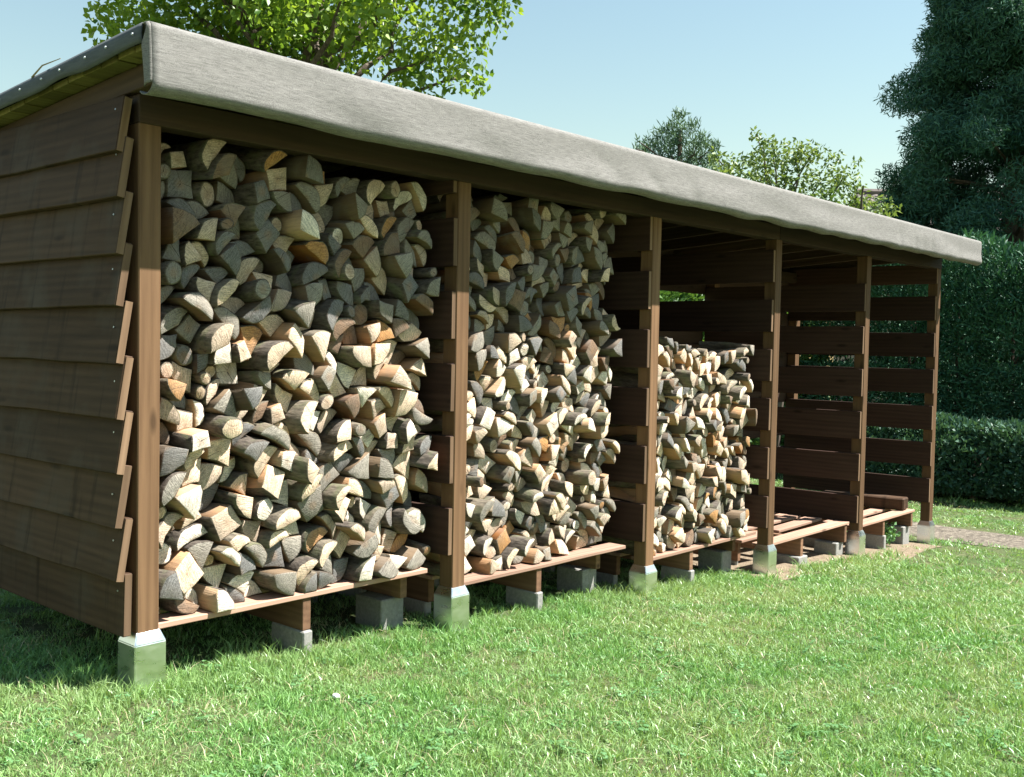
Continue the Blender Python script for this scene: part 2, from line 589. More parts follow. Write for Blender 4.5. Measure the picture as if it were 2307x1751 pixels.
def beam_z(x): return 1.888 + 0.0045 * x
def roof_z(x, y): return 2.170 + 0.0042 * (x + 0.107) - 0.067 * (y + 0.3)


def shoe_mesh(h, w0=0.128, w1=0.094, ch=0.045):
    bm = bmesh.new()
    rings = []
    for z, w in ((-h, w0), (-ch, w0), (0, w1)):
        rings.append([bm.verts.new((sx * w / 2, sy * w / 2, z)) for sx, sy in ((-1, -1), (1, -1), (1, 1), (-1, 1))])
    for a, b in zip(rings[:-1], rings[1:]):
        for k in range(4):
            bm.faces.new((a[k], a[(k + 1) % 4], b[(k + 1) % 4], b[k]))
    bm.faces.new(rings[-1]); bm.faces.new(rings[0][::-1])
    bmesh.ops.bevel(bm, geom=[e for e in bm.edges], offset=0.003, segments=2, affect='EDGES', clamp_overlap=True)
    me = bpy.data.meshes.new('shoe'); bm.to_mesh(me); bm.free()
    return me


for k, x in enumerate(PX):
    top = beam_z(x)
    p = slink(box('post', (x, 0.0, PB[k] - 0.03), (x + PW, PW, top), M['post'], None, 0.004, 6, 0.002, 2))
    g = float(gz(np.float64(x), np.float64(0.0)))
    sh = link('metal_shoe', shoe_mesh(PB[k] - g + 0.12), M['metal'], None, (x + PW / 2, PW / 2, PB[k] + 0.004))
    sh.parent = p
    sh.matrix_parent_inverse = Matrix.Translation(-p.location)
    # post at the back
    if k == 3: continue
    g2 = float(gz(np.float64(x), np.float64(1.5)))
    slink(box('back_post', (x, 1.46, g2 - 0.05), (x + PW, 1.55, roof_z(x, 1.5) - 0.16), M['post'], None, 0.004, 0, 0, 2))

# front beam, in two lengths butted over the fourth post, and the back beam
slink(box('front_beam', (-0.002, -0.002, beam_z(2) + 0.000), (5.024, 0.092, beam_z(2) + 0.106), M['beam'], None, 0.004, 10, 0.003, 0, (0, -0.0045, 0)))
slink(box('front_beam', (5.027, -0.002, beam_z(6.7)), (8.43, 0.092, beam_z(6.7) + 0.106), M['beam'], None, 0.004, 8, 0.003, 0, (0, -0.0045, 0)))
slink(box('back_beam', (-0.002, 1.458, roof_z(4, 1.5) - 0.262), (8.43, 1.552, roof_z(4, 1.5) - 0.158), M['beam'], None, 0.004, 0, 0, 0, (0, -0.0042, 0)))

# rafters
sl = math.atan(0.067)
rx = [0.0, 0.56, 1.11, 1.66, 2.23, 2.80, 3.37, 3.90, 4.44, 4.97, 5.52, 6.07, 6.62, 7.18, 7.75, 8.36]
for x in rx:
    yc = 0.70
    zc = roof_z(x, yc) - 0.072 - 0.043
    o = link('rafter', box_mesh((0.05, 1.86, 0.084), 0.003, 4, 0.002, 1), M['rafter'], None, (x + 0.0, yc, zc), (-sl, 0, 0))
    slink(o)

# roof deck boards, laid lengthwise, seen under the left eave
y = -0.275
while y < 1.66:
    w = random.uniform(0.118, 0.132)
    yc = y + w / 2
    o = link('roof_board', box_mesh((8.66, w - 0.006, 0.024), 0.002, 0, 0, 0), M['deck'], None,
             (4.23, yc, roof_z(4.23, yc) - 0.058 + random.uniform(-0.003, 0.003)), (-sl, -0.0042, 0))
    slink(o)
    y += w


# roofing felt: the sheet over the deck that hangs down in front as a soft valance
def felt():
    nX = 340
    X = np.linspace(-0.122, 8.63, nX)
    prof = []
    for yy in np.linspace(1.70, -0.26, 12): prof.append((yy, None, 0.0))
    n0 = len(prof)
    # front drop parameter s: 0 at the top edge, 1 at the bottom roll
    ss = list(np.linspace(0, 1, 22))
    co = np.zeros((nX, n0 + 22 + 6, 3))
    for i, x in enumerate(X):
        for j, (yy, _, _) in enumerate(prof):
            z = roof_z(x, yy) + 0.004 + 0.004 * mnoise.noise(Vector((x * 2, yy * 3, 0)))
            co[i, j] = (x, yy, z)
        topz = roof_z(x, -0.30)
        h = 0.214 - 0.0005 * x + 0.004 * mnoise.noise(Vector((x * 0.9, 3.1, 0))) + 0.0015 * mnoise.noise(Vector((x * 4.5, 1.1, 0)))
        for j, s in enumerate(ss):
            r = 0.012
            z = topz - 0.004 - s * (h - 0.01)
            yb = -0.300 - 0.010 * s
            if s == 0: yb += r
            elif s < 0.06: yb += r * 0.25
            env = math.sin(min(s * 1.25, 1.0) * math.pi / 2)
            d = 0.011 * mnoise.noise(Vector((x * 1.25, s * 1.2, 5.0))) + 0.004 * mnoise.noise(Vector((x * 2.6 + s * 0.8, s * 2.0, 9.0)))
            # slanting dents
            for cx, cw, sl_, am in ((0.62, 0.20, 0.3, 0.012), (2.45, 0.12, 0.35, 0.009), (2.85, 0.06, 0.25, 0.006), (3.28, 0.07, 0.15, 0.006), (1.45, 0.18, 0.3, 0.009)):
                q = (x - cx - sl_ * (s - 0.5)) / cw
                d += am * math.exp(-q * q) * s
            # narrow vertical pleats towards the far end
            for cx, am in ((6.55, 0.008), (6.88, 0.007), (7.07, 0.006), (7.28, 0.008), (7.62, 0.005), (8.0, 0.005), (5.2, 0.006)):
                q = (x - cx) / 0.05
                d += am * math.exp(-q * q) * (0.3 + 0.7 * s)
            co[i, n0 + j] = (x, yb + d * env, z)
        bz = co[i, n0 + 21, 2]; by = co[i, n0 + 21, 1]
        R = 0.026
        for j in range(6):
            a = (j + 1) / 6 * math.pi * 0.80
            co[i, n0 + 22 + j] = (x, by + 0.048 * (1 - math.cos(a)), bz - 0.034 * math.sin(a) * (1 + 0.5 * mnoise.noise(Vector((x * 3.1, 0.2, 8)))))
    nP = co.shape[1]
    V = co.reshape(-1, 3)
    i = np.arange((nX - 1) * (nP - 1)); a = (i // (nP - 1)) * nP + i % (nP - 1)
    F = np.stack([a, a + nP, a + nP + 1, a + 1], -1)
    me = np_mesh('roofing_felt', V, F[:, ::-1].ravel(), np.full(len(F), 4))
    me.polygons.foreach_set('use_smooth', np.ones(len(F), bool))
    o = link('roofing_felt', me, M['felt'])
    md = o.modifiers.new('thick', 'SOLIDIFY'); md.thickness = 0.004; md.offset = -1.0
    slink(o)
    # folded return of the valance round the left corner
    V, F = [], []
    for j in range(22):
        p = co[0, n0 + j]
        s_ = j / 21
        wdt = 0.058 * min(1.0, 0.12 + s_ / 0.33) * (1 - 0.35 * max(0.0, s_ - 0.33))
        for q in range(6):
            f = q / 5
            V.append((p[0] - 0.012 * math.sin(f * math.pi * 0.9) - 0.002, p[1] + 0.001 + f * wdt, p[2] - 0.004 * f * 3))
    for j in range(21):
        for q in range(5):
            a = j * 6 + q
            F.append((a, a + 1, a + 7, a + 6))
    me = bpy.data.meshes.new('felt_corner_flap'); me.from_pydata(V, [], F); me.update()
    for pl in me.polygons: pl.use_smooth = True
    o = link('felt_corner_flap', me, M['felt'])
    md = o.modifiers.new('thick', 'SOLIDIFY'); md.thickness = 0.004
    slink(o)


felt()


# felt strip nailed along the two sloping roof edges
def trim(xe, sgn):
    n = 90
    V, F = [], []
    for i in range(n):
        yy = -0.238 + 1.93 * i / (n - 1)
        top = roof_z(xe, yy) + 0.006
        drop = 0.068 + 0.010 * mnoise.noise(Vector((yy * 4.0, xe, 2.0))) + 0.006 * math.sin(yy * 13)
        bulge = 0.004 * mnoise.noise(Vector((yy * 6, 4.0, xe)))
        for q in range(5):
            f = q / 4
            V.append((xe - sgn * (0.010 + bulge * f + 0.006 * math.sin(f * 3)), yy, top - drop * f))
    for i in range(n - 1):
        for q in range(4):
            a = i * 5 + q
            F.append((a, a + 5, a + 6, a + 1))
    me = bpy.data.meshes.new('felt_trim'); me.from_pydata(V, [], F); me.update()
    for pl in me.polygons: pl.use_smooth = True
    o = slink(link('felt_trim', me, M['trim']))
    md = o.modifiers.new('thick', 'SOLIDIFY'); md.thickness = 0.006
    bm = bmesh.new()
    bmesh.ops.create_cone(bm, cap_ends=True, segments=8, radius1=0.0055, radius2=0.004, depth=0.004)
    nm = bpy.data.meshes.new('nail'); bm.to_mesh(nm); bm.free()
    yy = -0.20
    while yy < 1.6:
        nl = link('nail', nm, M['nail'], None, (xe - sgn * 0.026, yy, roof_z(xe, yy) - 0.028), (0, -sgn * math.pi / 2, 0))
        nl.parent = o
        yy += random.uniform(0.15, 0.20)


trim(-0.112, 1)
trim(8.62, -1)

bm = bmesh.new()
bmesh.ops.create_cone(bm, cap_ends=True, segments=8, radius1=0.0036, radius2=0.003, depth=0.004)
NAIL = bpy.data.meshes.new('nail'); bm.to_mesh(NAIL); bm.free()
# lapped boards of the left side wall: ten boards, each leaning out at its foot
lev = [-0.003, 0.202, 0.399, 0.596, 0.800, 1.004, 1.209, 1.401, 1.602, 1.770]
for k, zb in enumerate(lev):
    hgt = (0.235 if k < 8 else 0.225)
    if k == 9: hgt = 0.205
    tilt = math.atan(0.036 / 0.22) if k else 0.02
    th = 0.032
    xin = -0.030 if k else -0.018
    o = link('side_board', box_mesh((th, 1.57, hgt), 0.003, 10, 0.006, 1), [M['board_y']], None,
             (xin - th / 2 - (0.006 if k else 0), 0.004 + 0.785 + random.uniform(-0.006, 0.006), zb + hgt / 2), (random.uniform(-0.003, 0.003), tilt, 0))
    slink(o)
    # sawn front end of the board, a lighter end grain
    e = link('board_end', box_mesh((th - 0.004, 0.003, hgt - 0.006), 0.0), M['endgrain'], None, (0, -0.7865, 0))
    e.parent = o
    for yy, zz in ((-0.735, 0.03 + random.uniform(-.05, .03)),):
        nl = link('nail', NAIL, M['nail'], None, (-th / 2 - 0.001, yy + random.uniform(-.008, .008), zz), (0, math.pi / 2, 0))
        nl.parent = o


def partition(k, levels):
    """boards nailed to the left of a post pair; levels = lower edges"""
    x1 = PX[k] - 0.001
    for zb in levels:
        top = min(zb + 0.235, roof_z(x1, 0.7) - 0.17)
        if top - zb < 0.05: continue
        th = 0.027
        y0 = random.uniform(0.002, 0.012)
        o = slink(box('partition_board', (x1 - th, y0, zb), (x1, 1.545, top), M['board_p'], None, 0.0025, 6, 0.002, 1, (0, random.uniform(-0.01, 0.01), 0)))
        e = link('board_end', box_mesh((th - 0.004, 0.003, top - zb - 0.006), 0.0), M['endgrain'], None, (0, -(1.545 - y0) / 2 - 0.0012, 0))
        e.parent = o


partition(1, [0.06 + 0.355 * i for i in range(6)])
partition(2, [-0.095 + 0.358 * i for i in range(6)])
partition(3, [-0.204 + 0.360 * i for i in range(6)])
partition(4, [-0.360 + 0.3615 * i for i in range(6)])
partition(5, [-0.354 + 0.3555 * i for i in range(7)])

# back wall boards, bay by bay
for k in range(5):
    xa, xb = PX[k] + 0.046, PX[k + 1] + 0.044
    base = [0.0, -0.06, -0.13, -0.25, -0.25][k]
    zb = 1.62
    zs = [1.856] + [zb - (0.355 if k >= 3 else 0.237) * i for i in range(6 if k >= 3 else 9)]
    for z in zs:
        top = min(z + 0.235, roof_z(xa, 1.56) - 0.075)
        if z < float(gz(np.float64(xa), np.float64(1.5))) + 0.05: continue
        slink(box('back_board', (xa + 0.001, 1.552, z), (xb - 0.001, 1.578, top), M['board_x'], None, 0.0025, 6, 0.002, 0))
slink(box('back_board', (6.68, 1.579, 1.47), (8.35, 1.602, 1.66), M['board_x'], None, 0.0025, 0, 0, 0))
slink(box('back_board', (5.03, 1.579, 1.11), (6.63, 1.602, 1.29), M['board_x'], None, 0.0025, 0, 0, 0))
slink(box('back_board', (5.03, 1.579, 0.76), (6.40, 1.602, 0.93), M['board_x'], None, 0.0025, 0, 0, 0))

# ------------------------------------------------------------------ pallets on concrete blocks
FLOOR = [0.004, -0.105, -0.225, -0.345, -0.405]
SPAN = [(0.10, 1.565), (1.78, 3.24), (3.48, 4.90), (5.08, 6.56), (6.74, 8.09)]
STR = [[0.24, 0.81, 1.50], [1.82, 2.40, 3.12], [3.52, 4.00, 4.80], [5.12, 5.66, 6.49], [6.78, 7.33, 8.02]]
ORD = ['first', 'second', 'third', 'fourth', 'fifth']
pal_lab = ['low pallet under the first log pile beside the corner post',
           'low pallet under the second log pile',
           'low pallet under the short third log pile',
           'empty sunlit pallet with broken slats in the fourth bay',
           'empty pallet in the last bay carrying one dark timber']
blk_n = 0
for b in range(5):
    xa, xb = SPAN[b]
    zt = FLOOR[b]
    pal = empty('pallet', ((xa + xb) / 2, 0.6, zt - 0.15))
    tag(pal, pal_lab[b], 'pallet', 'pallets along the shed floor')
    inv = Matrix.Translation(-Vector(pal.location))

    def pl(o):
        o.parent = pal
        o.matrix_parent_inverse = inv
        return o
    sy = [0.055, 0.27, 0.50, 0.74, 0.98]
    for j, y0 in enumerate(sy):
        w = random.uniform(0.105, 0.125) if j else 0.125
        x0, x1 = xa + random.uniform(-0.01, 0.02), xb + random.uniform(-0.02, 0.01)
        if b == 3 and j == 1:
            pl(box('slat', (x0, y0, zt - 0.022), (x0 + 0.47, y0 + w, zt), M['slat'], None, 0.003, 4, 0.002, 0))
            pl(box('slat', (x0 + 0.62, y0 + 0.02, zt - 0.022), (x1, y0 + 0.02 + w, zt), M['slat'], None, 0.003, 4, 0.002, 0, (0, 0, 0.03)))
        else:
            pl(box('slat', (x0, y0, zt - 0.022), (x1, y0 + w, zt + random.uniform(-.001, .001)), M['slat'], None, 0.003, 8, 0.0025, 0, (0, 0, random.uniform(-0.006, 0.006))))
    for j, xs_ in enumerate(STR[b]):
        h = [0.142, 0.13, 0.13, 0.15, 0.135][b]
        ys_ = (0.065 if j == 1 else (0.19 if b < 3 else 0.065)) if j else 0.32
        pl(box('stringer', (xs_, ys_, zt - 0.023 - h), (xs_ + 0.045, 1.16, zt - 0.0225), M['stringer'], None, 0.003, 4, 0.002, 1))
        # concrete blocks carrying the stringer: one near the front, one at the rear
        if b == 0 and j == 0: continue
        for yy in ((0.07 if j == 1 or b > 2 else 0.20) if j else 0.36, 0.88):
            g = float(gz(np.float64(xs_), np.float64(yy)))
            topz = zt - 0.024 - h
            hh = topz - g + 0.04
            if hh < 0.03: continue
            big = (j == 2)
            wx, wy = (0.15, 0.20) if big else (0.052, 0.24)
            xo = xs_ - (0.085 if big else 0.004)
            if b == 3 and j == 1: wx, xo = 0.15, xs_ - 0.05
            yo = yy + (0.03 if big else -0.02)
            cb = box('concrete_block', (xo, yo, topz - hh), (xo + wx, yo + wy, topz), M['concrete'], None, 0.006, 0, 0, 0, (0, 0, random.uniform(-0.05, 0.05)))
            pos = ['left', 'middle', 'right'][j]
            row = 'front' if yy < 0.5 else 'rear'
            sz = 'wide grey' if wx > 0.10 else 'narrow pale'
            tag(cb, f'{sz} concrete block under {row} of {pos} stringer of {ORD[b]} pallet', 'concrete block', 'concrete blocks under the pallets')

# the loose timber lying on the last pallet
tm = box('timber', (-0.085, -0.40, 0.0), (0.085, 0.40, 0.115), M['board_y'], None, 0.012, 6, 0.006, 1)
tm.location = (7.94, 0.50, FLOOR[4] + 0.061)
tm.rotation_euler = (0, 0, 0.10)
tag(tm, 'short dark timber lying across the empty pallet in the last bay', 'timber')

# ------------------------------------------------------------------ firewood
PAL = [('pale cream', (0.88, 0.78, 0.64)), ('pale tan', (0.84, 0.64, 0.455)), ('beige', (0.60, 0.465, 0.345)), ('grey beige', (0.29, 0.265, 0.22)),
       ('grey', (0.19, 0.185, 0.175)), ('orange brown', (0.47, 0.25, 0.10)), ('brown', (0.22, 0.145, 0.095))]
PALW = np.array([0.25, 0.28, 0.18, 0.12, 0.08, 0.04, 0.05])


def log_profile(r, size):
    """outline in (x, z) about the pith; returns pts (n,2), arc flag per edge, kind"""
    u = r.random()
    if u < 0.27: kind, span, R = 'half-round', math.pi, r.uniform(0.055, 0.082)
    elif u < 0.58: kind, span, R = 'quarter-split', math.pi * r.uniform(0.42, 0.56), r.uniform(0.085, 0.120)
    elif u < 0.78: kind, span, R = 'third-split', math.pi * r.uniform(0.6, 0.8), r.uniform(0.068, 0.095)
    elif u < 0.85: kind, span, R = 'narrow wedge', math.pi * r.uniform(0.26, 0.36), r.uniform(0.105, 0.150)
    elif u < 0.92: kind, span, R = 'round', 2 * math.pi, r.uniform(0.026, 0.052)
    else: kind, span, R = 'block-split', None, r.uniform(0.038, 0.060)
    R *= size
    if kind == 'block-split':
        a = R * r.uniform(0.7, 1.25); b = R * r.uniform(0.7, 1.1)
        q = np.array([(-a, -b), (a, -b * r.uniform(.6, 1)), (a * r.uniform(.6, 1), b), (-a * r.uniform(.5, 1), b * r.uniform(.7, 1.1))])
        pts = []
        for i in range(4):
            for f in (0, 0.5): pts.append(q[i] * (1 - f) + q[(i + 1) % 4] * f)
        pts = np.array(pts) * (1 + r.normal(0, 0.035, (8, 1)))
        return pts, np.array([False] * 6 + [True] * 2), kind
    n = max(6, int(13 * span / math.pi)) if kind != 'round' else 16
    th = np.linspace(0, span, n + (0 if kind == 'round' else 1))
    if kind == 'round': th = np.linspace(0, span, n + 1)[:-1]
    ell = r.uniform(0.82, 1.0); ph = r.uniform(0, 3)
    rad = R * (1 + 0.045 * np.sin(2 * th + ph) + 0.03 * np.sin(5 * th + ph * 2) + r.normal(0, 0.012, len(th)))
    pts = np.stack([np.cos(th) * rad, np.sin(th) * rad * ell], -1)
    arc = [True] * (len(pts) - 1)
    if kind == 'round':
        arc.append(True)
    else:
        # flat sides back through (near) the pith, a little ragged
        ap = np.array([r.normal(0, 0.006), r.normal(0, 0.006)]) - (np.array([math.cos(span / 2), math.sin(span / 2)]) * (-R * r.uniform(0.0, 0.16)))
        e, s0 = pts[-1], pts[0]
        ext = [e * 0.5 + ap * 0.5 + r.normal(0, 0.003, 2), ap, s0 * 0.5 + ap * 0.5 + r.normal(0, 0.003, 2)]
        if kind == 'half-round' : ext = [e * 0.5 + ap * 0.5 + r.normal(0, 0.003, 2), ap * 0.6, s0 * 0.5 + ap * 0.5 + r.normal(0, 0.003, 2)]
        pts = np.concatenate([pts, np.array(ext)])
        arc += [False] * 4
    return pts, np.array(arc), kind


DX = 0.008


def columns(pts):
    """lower and upper height of a closed outline per column"""
    x0, x1 = pts[:, 0].min(), pts[:, 0].max()
    n = max(2, int(math.ceil((x1 - x0) / DX)))
    xc = x0 + (np.arange(n) + 0.5) * (x1 - x0) / n
    lo = np.full(n, 1e9); hi = np.full(n, -1e9)
    q = np.roll(pts, -1, 0)
    for a, b in zip(pts, q):
        l, rr = (a, b) if a[0] < b[0] else (b, a)
        if rr[0] - l[0] < 1e-9: continue
        mk = (xc >= l[0]) & (xc <= rr[0])
        if not mk.any(): continue
        z = l[1] + (xc[mk] - l[0]) / (rr[0] - l[0]) * (rr[1] - l[1])
        lo[mk] = np.minimum(lo[mk], z); hi[mk] = np.maximum(hi[mk], z)
    return x0, n, lo, hi


def pack(xa, xb, floor, ztop, size, seed, topfn=None):
    """fill a bay front with log outlines, each dropped where it nests best"""
    r = np.random.default_rng(seed)
    N = int((xb - xa) / DX)
    H = np.full(N, floor)
    lim = np.full(N, ztop) if topfn is None else np.array([topfn(xa + (i + .5) * DX) for i in range(N)])
    out = []
    for it in range(900):
        best = None
        for c in range(4):
            pts, arc, kind = log_profile(r, size)
            for ro in range(9):
                a = r.uniform(0, 2 * math.pi)
                if kind == 'half-round' and ro < 3: a = (0 if r.random() < 0.5 else math.pi) + r.normal(0, 0.25)
                ca, sa = math.cos(a), math.sin(a)
                p = pts @ np.array([[ca, sa], [-sa, ca]])
                x0, n, lo, hi = columns(p)
                if n >= N: continue
                win = np.lib.stride_tricks.sliding_window_view(H, n)
                rest = (win - lo).max(1) 
                waste = (rest[:, None] + lo - win).sum(1) * DX
                topz = rest + hi.max()
                area = (hi - lo).sum() * DX
                sc = waste / (area + 0.002) * 0.62 + (rest + lo.min() - floor) * 7.0 - area * 16.0 + 0.6 * max(0.0, (hi.max() - lo.min()) / (p[:, 0].max() - p[:, 0].min()) - 1.12) + 0.5 * max(0.0, 0.62 - (hi.max() - lo.min()) / (p[:, 0].max() - p[:, 0].min())) + r.random(len(rest)) * 0.30
                sc = np.where(topz > np.minimum(lim[:len(rest)], lim[n - 1:]), 1e6, sc)
                k = int(sc.argmin())
                if sc[k] < 1e5 and (best is None or sc[k] < best[0]):
                    best = (sc[k], p, arc, kind, k, rest[k], x0, n, lo, hi, a)
        if best is None: break
        _, p, arc, kind, k, z, x0, n, lo, hi, a = best
        H[k:k + n] = np.maximum(H[k:k + n], z + hi)
        out.append(dict(p=p, arc=arc, kind=kind, x=xa + k * DX - x0, z=z, a=a))
    return out


def log_arrays(L, r):
    """mesh arrays of one log about its own pith; front end faces -Y"""
    p, arc = L['p'], L['arc']
    n = len(p)
    cen = p.mean(0)
    p = cen + (p - cen) * 0.955
    ln = L['len']
    ta, tb = L['tilt']
    ins = np.maximum(0.0, 1 - 0.0055 / np.maximum(np.linalg.norm(p - cen, axis=1), 0.012))
    inner = cen + (p - cen) * ins[:, None]
    def yfront(q): return ta * q[:, 0] + tb * q[:, 1]
    nz = lambda s: r.normal(0, s, n)
    A = np.stack([inner[:, 0], yfront(inner) + nz(0.0010), inner[:, 1]], -1)
    B = np.stack([p[:, 0], yfront(p) + 0.003 + nz(0.0010), p[:, 1]], -1)
    s1 = 1 + r.normal(0, 0.02, n); d1 = r.normal(0, 0.004, 2)
    Cc = np.stack([cen[0] + (p[:, 0] - cen[0]) * s1 + d1[0], np.full(n, 0.5 * ln), cen[1] + (p[:, 1] - cen[1]) * s1 + d1[1]], -1)
    D = np.stack([p[:, 0], np.full(n, ln), p[:, 1]], -1)
    ctr = np.array([[cen[0], ta * cen[0] + tb * cen[1] + r.normal(0, 0.002), cen[1]]])
    V = np.concatenate([A, B, Cc, D, ctr])
    per = np.concatenate([[0], np.cumsum(np.linalg.norm(np.roll(p, -1, 0) - p, axis=1))])
    F, cnt, mt, uv = [], [], [], []
    for i in range(n):
        j = (i + 1) % n
        F += [4 * n, i, j]; cnt.append(3); mt.append(0)
        uv += [tuple(cen), tuple(inner[i]), tuple(inner[j])]
        F += [i, n + i, n + j, j]; cnt.append(4); mt.append(1 if arc[i] else 0)
        uv += [tuple(inner[i]), tuple(p[i]), tuple(p[j]), tuple(inner[j])] if not arc[i] else [(per[i], 0), (per[i], .004), (per[i + 1], .004), (per[i + 1], 0)]
        for q, (ya, yb) in ((1, (0.004, 0.5 * ln)), (2, (0.5 * ln, ln))):
            F += [q * n + i, (q + 1) * n + i, (q + 1) * n + j, q * n + j]; cnt.append(4); mt.append(1 if arc[i] else 2)
            uv += [(per[i], ya), (per[i], yb), (per[i + 1], yb), (per[i + 1], ya)]
    F += [3 * n + i for i in range(n)]; cnt.append(n); mt.append(0)
    uv += [tuple(p[i]) for i in range(n)]
    return V, F, cnt, mt, uv


def finish_log_mesh(name, V, F, cnt, mt, uv, tint):
    me = np_mesh(name, V, F, cnt)
    me.polygons.foreach_set('material_index', np.array(mt, np.int32))
    ul = me.uv_layers.new(name='uv')
    ul.data.foreach_set('uv', np.array(uv, np.float32).ravel())
    at = me.attributes.new('tint', 'FLOAT_COLOR', 'POINT')
    at.data.foreach_set('color', np.asarray(tint, np.float32).ravel())
    return me


piles = []
piles.append(pack(0.105, 1.605, FLOOR[0], 1.905, 1.02, 3))
piles.append(pack(1.775, 3.235, FLOOR[1], 1.925, 0.94, 8))
piles.append(pack(3.475, 4.86, FLOOR[2], 1.15, 0.89, 21, lambda x: 1.15 + 0.05 * math.sin(x * 4)))

lr = np.random.default_rng(77)
logs = []
for b, pile in enumerate(piles):
    for L in pile:
        L['bay'] = b
        L['len'] = lr.uniform(0.31, 0.40)
        L['tilt'] = (lr.normal(0.02, 0.085), lr.normal(0, 0.08))
        L['y'] = 0.098 + lr.normal(0, 0.045) + (0.05 if b == 1 else 0.0)
        L['y'] = float(np.clip(L['y'], 0.015, 0.27))
        L['yaw'] = lr.normal(0, 0.085)
        L['pit'] = lr.normal(0, 0.05)
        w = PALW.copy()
        if L['z'] > 1.05: w = w * np.array([.12, .3, .7, 1.6, 2.6, .8, 2.2])  # upper logs lean to weathered grey and brown, roof shade partly put into their colour
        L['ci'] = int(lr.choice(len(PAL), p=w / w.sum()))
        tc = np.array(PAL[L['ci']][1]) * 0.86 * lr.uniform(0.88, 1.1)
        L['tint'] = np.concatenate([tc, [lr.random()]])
        d = Vector((L['x'], L['y'], L['z'])) - CAM
        pp = L['p']
        L['size'] = (np.ptp(pp[:, 0]) * np.ptp(pp[:, 1])) / d.length_squared
        L['mat'] = Matrix.Translation((L['x'], L['y'], L['z'])) @ Matrix.Rotation(L['yaw'], 4, 'Z') @ Matrix.Rotation(L['pit'], 4, 'X')
        logs.append(L)

print('logs', [len(p) for p in piles], len(logs))
# rank for the labels: course (by height) and place in the course (by distance from the post on its left)
NUM = ['', 'first', 'second', 'third', 'fourth', 'fifth', 'sixth', 'seventh', 'eighth', 'ninth', 'tenth', 'eleventh', 'twelfth', 'thirteenth',
       'fourteenth', 'fifteenth', 'sixteenth', 'seventeenth', 'eighteenth', 'nineteenth', 'twentieth', 'twenty-first', 'twenty-second', 'twenty-third', 'twenty-fourth']
for b, pile in enumerate(piles):
    for L in pile:
        L['zc'] = L['z'] + 0.5 * (L['p'][:, 1].min() + L['p'][:, 1].max())
        L['xc'] = L['x'] + 0.5 * (L['p'][:, 0].min() + L['p'][:, 0].max())
        L['course'] = 1 + int((L['zc'] - FLOOR[b] - 0.01) / 0.105)
    for cidx in set(L['course'] for L in pile):
        for q, L in enumerate(sorted([L for L in pile if L['course'] == cidx], key=lambda t: t['xc'])):
            L['nth'] = q + 1

order = sorted(range(len(logs)), key=lambda i: -logs[i]['size'] - (10 if logs[i]['bay'] == 0 else 0))
single = set(order[:300])
mats = [M['end'], M['bark'], M['split']]
SV, SF, SC, SM, SU, ST = [], [], [], [], [], []
nb = 0
for i, L in enumerate(logs):
    V, F, cnt, mt, uv = log_arrays(L, lr)
    if i in single:
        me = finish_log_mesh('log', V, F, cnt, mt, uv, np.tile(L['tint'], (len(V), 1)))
        o = bpy.data.objects.new('log', me)
        for mm in mats: me.materials.append(mm)
        COL.objects.link(o)
        o.matrix_world = L['mat']
        side = ''
        if L['kind'] == 'half-round':
            # outline bulges towards +Y of its own frame; rotated by a
            up = math.cos(L['a'])
            side = ' flat side down' if up > 0.75 else (' flat side up' if up < -0.75 else ' on its side')
        post = 'corner post' if L['bay'] == 0 else 'second post'
        tag(o, f"{PAL[L['ci']][0]} {L['kind']} log{side}, {NUM[L['nth']]} from {post} in {NUM[L['course']]} course up", 'log',
            'split logs stacked in the ' + ORD[L['bay']] + ' bay')
    else:
        R3 = np.array(L['mat'].to_3x3()); T3 = np.array(L['mat'].translation)
        SV.append(V @ R3.T + T3); SF += [f + nb for f in F]; SC += cnt; SM += mt; SU += uv
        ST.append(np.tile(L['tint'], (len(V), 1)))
        nb += len(V)
me = finish_log_mesh('stacked_logs', np.concatenate(SV), SF, SC, SM, SU, np.concatenate(ST))
for mm in mats: me.materials.append(mm)
o = bpy.data.objects.new('stacked_logs', me)
COL.objects.link(o)
tag(o, 'remaining split logs stacked in the second and third bays', 'firewood', kind='stuff')
print('logs', [len(p) for p in piles], len(logs))


# ------------------------------------------------------------------ foliage
def leaf_cards(cen, nrm, up, size, wid, shape='leaf'):
    """many small folded leaves as one mesh; cen (n,3) base points, nrm facing, up = growing direction"""
    n = len(cen)
    up = up / np.linalg.norm(up, axis=1, keepdims=True)
    side = np.cross(up, nrm); side /= np.linalg.norm(side, axis=1, keepdims=True) + 1e-9
    nn = np.cross(side, up)
    s = size[:, None]; w = wid[:, None]
    if shape == 'leaf':
        V = np.stack([cen, cen + up * s * 0.45 + side * w * 0.5 + nn * w * 0.16, cen + up * s - nn * s * 0.08, cen + up * s * 0.45 - side * w * 0.5 + nn * w * 0.16], 1)
        F = np.array([0, 1, 2, 0, 2, 3]); k = 4; c = 2
    else:   # spray: a tapering bent blade
        V = np.stack([cen - side * w * 0.3, cen + side * w * 0.3, cen + up * s * 0.6 + side * w * 0.5 + nn * s * 0.06, cen + up * s * 0.6 - side * w * 0.5 + nn * s * 0.06, cen + up * s - nn * s * 0.05], 1)
        F = np.array([0, 1, 2, 0, 2, 3, 3, 2, 4]); k = 5; c = 3
    FF = (np.arange(n)[:, None] * k + F[None]).ravel()
    return V.reshape(-1, 3), FF, np.full(n * c, 3), k


def set_tint(me, per, k):
    at = me.attributes.new('tint', 'FLOAT', 'POINT')
    at.data.foreach_set('value', np.repeat(per, k).astype(np.float32))


def rand_dir(n, r, zb=0.0):
    v = r.normal(0, 1, (n, 3)); v[:, 2] += zb
    return v / np.linalg.norm(v, axis=1, keepdims=True)


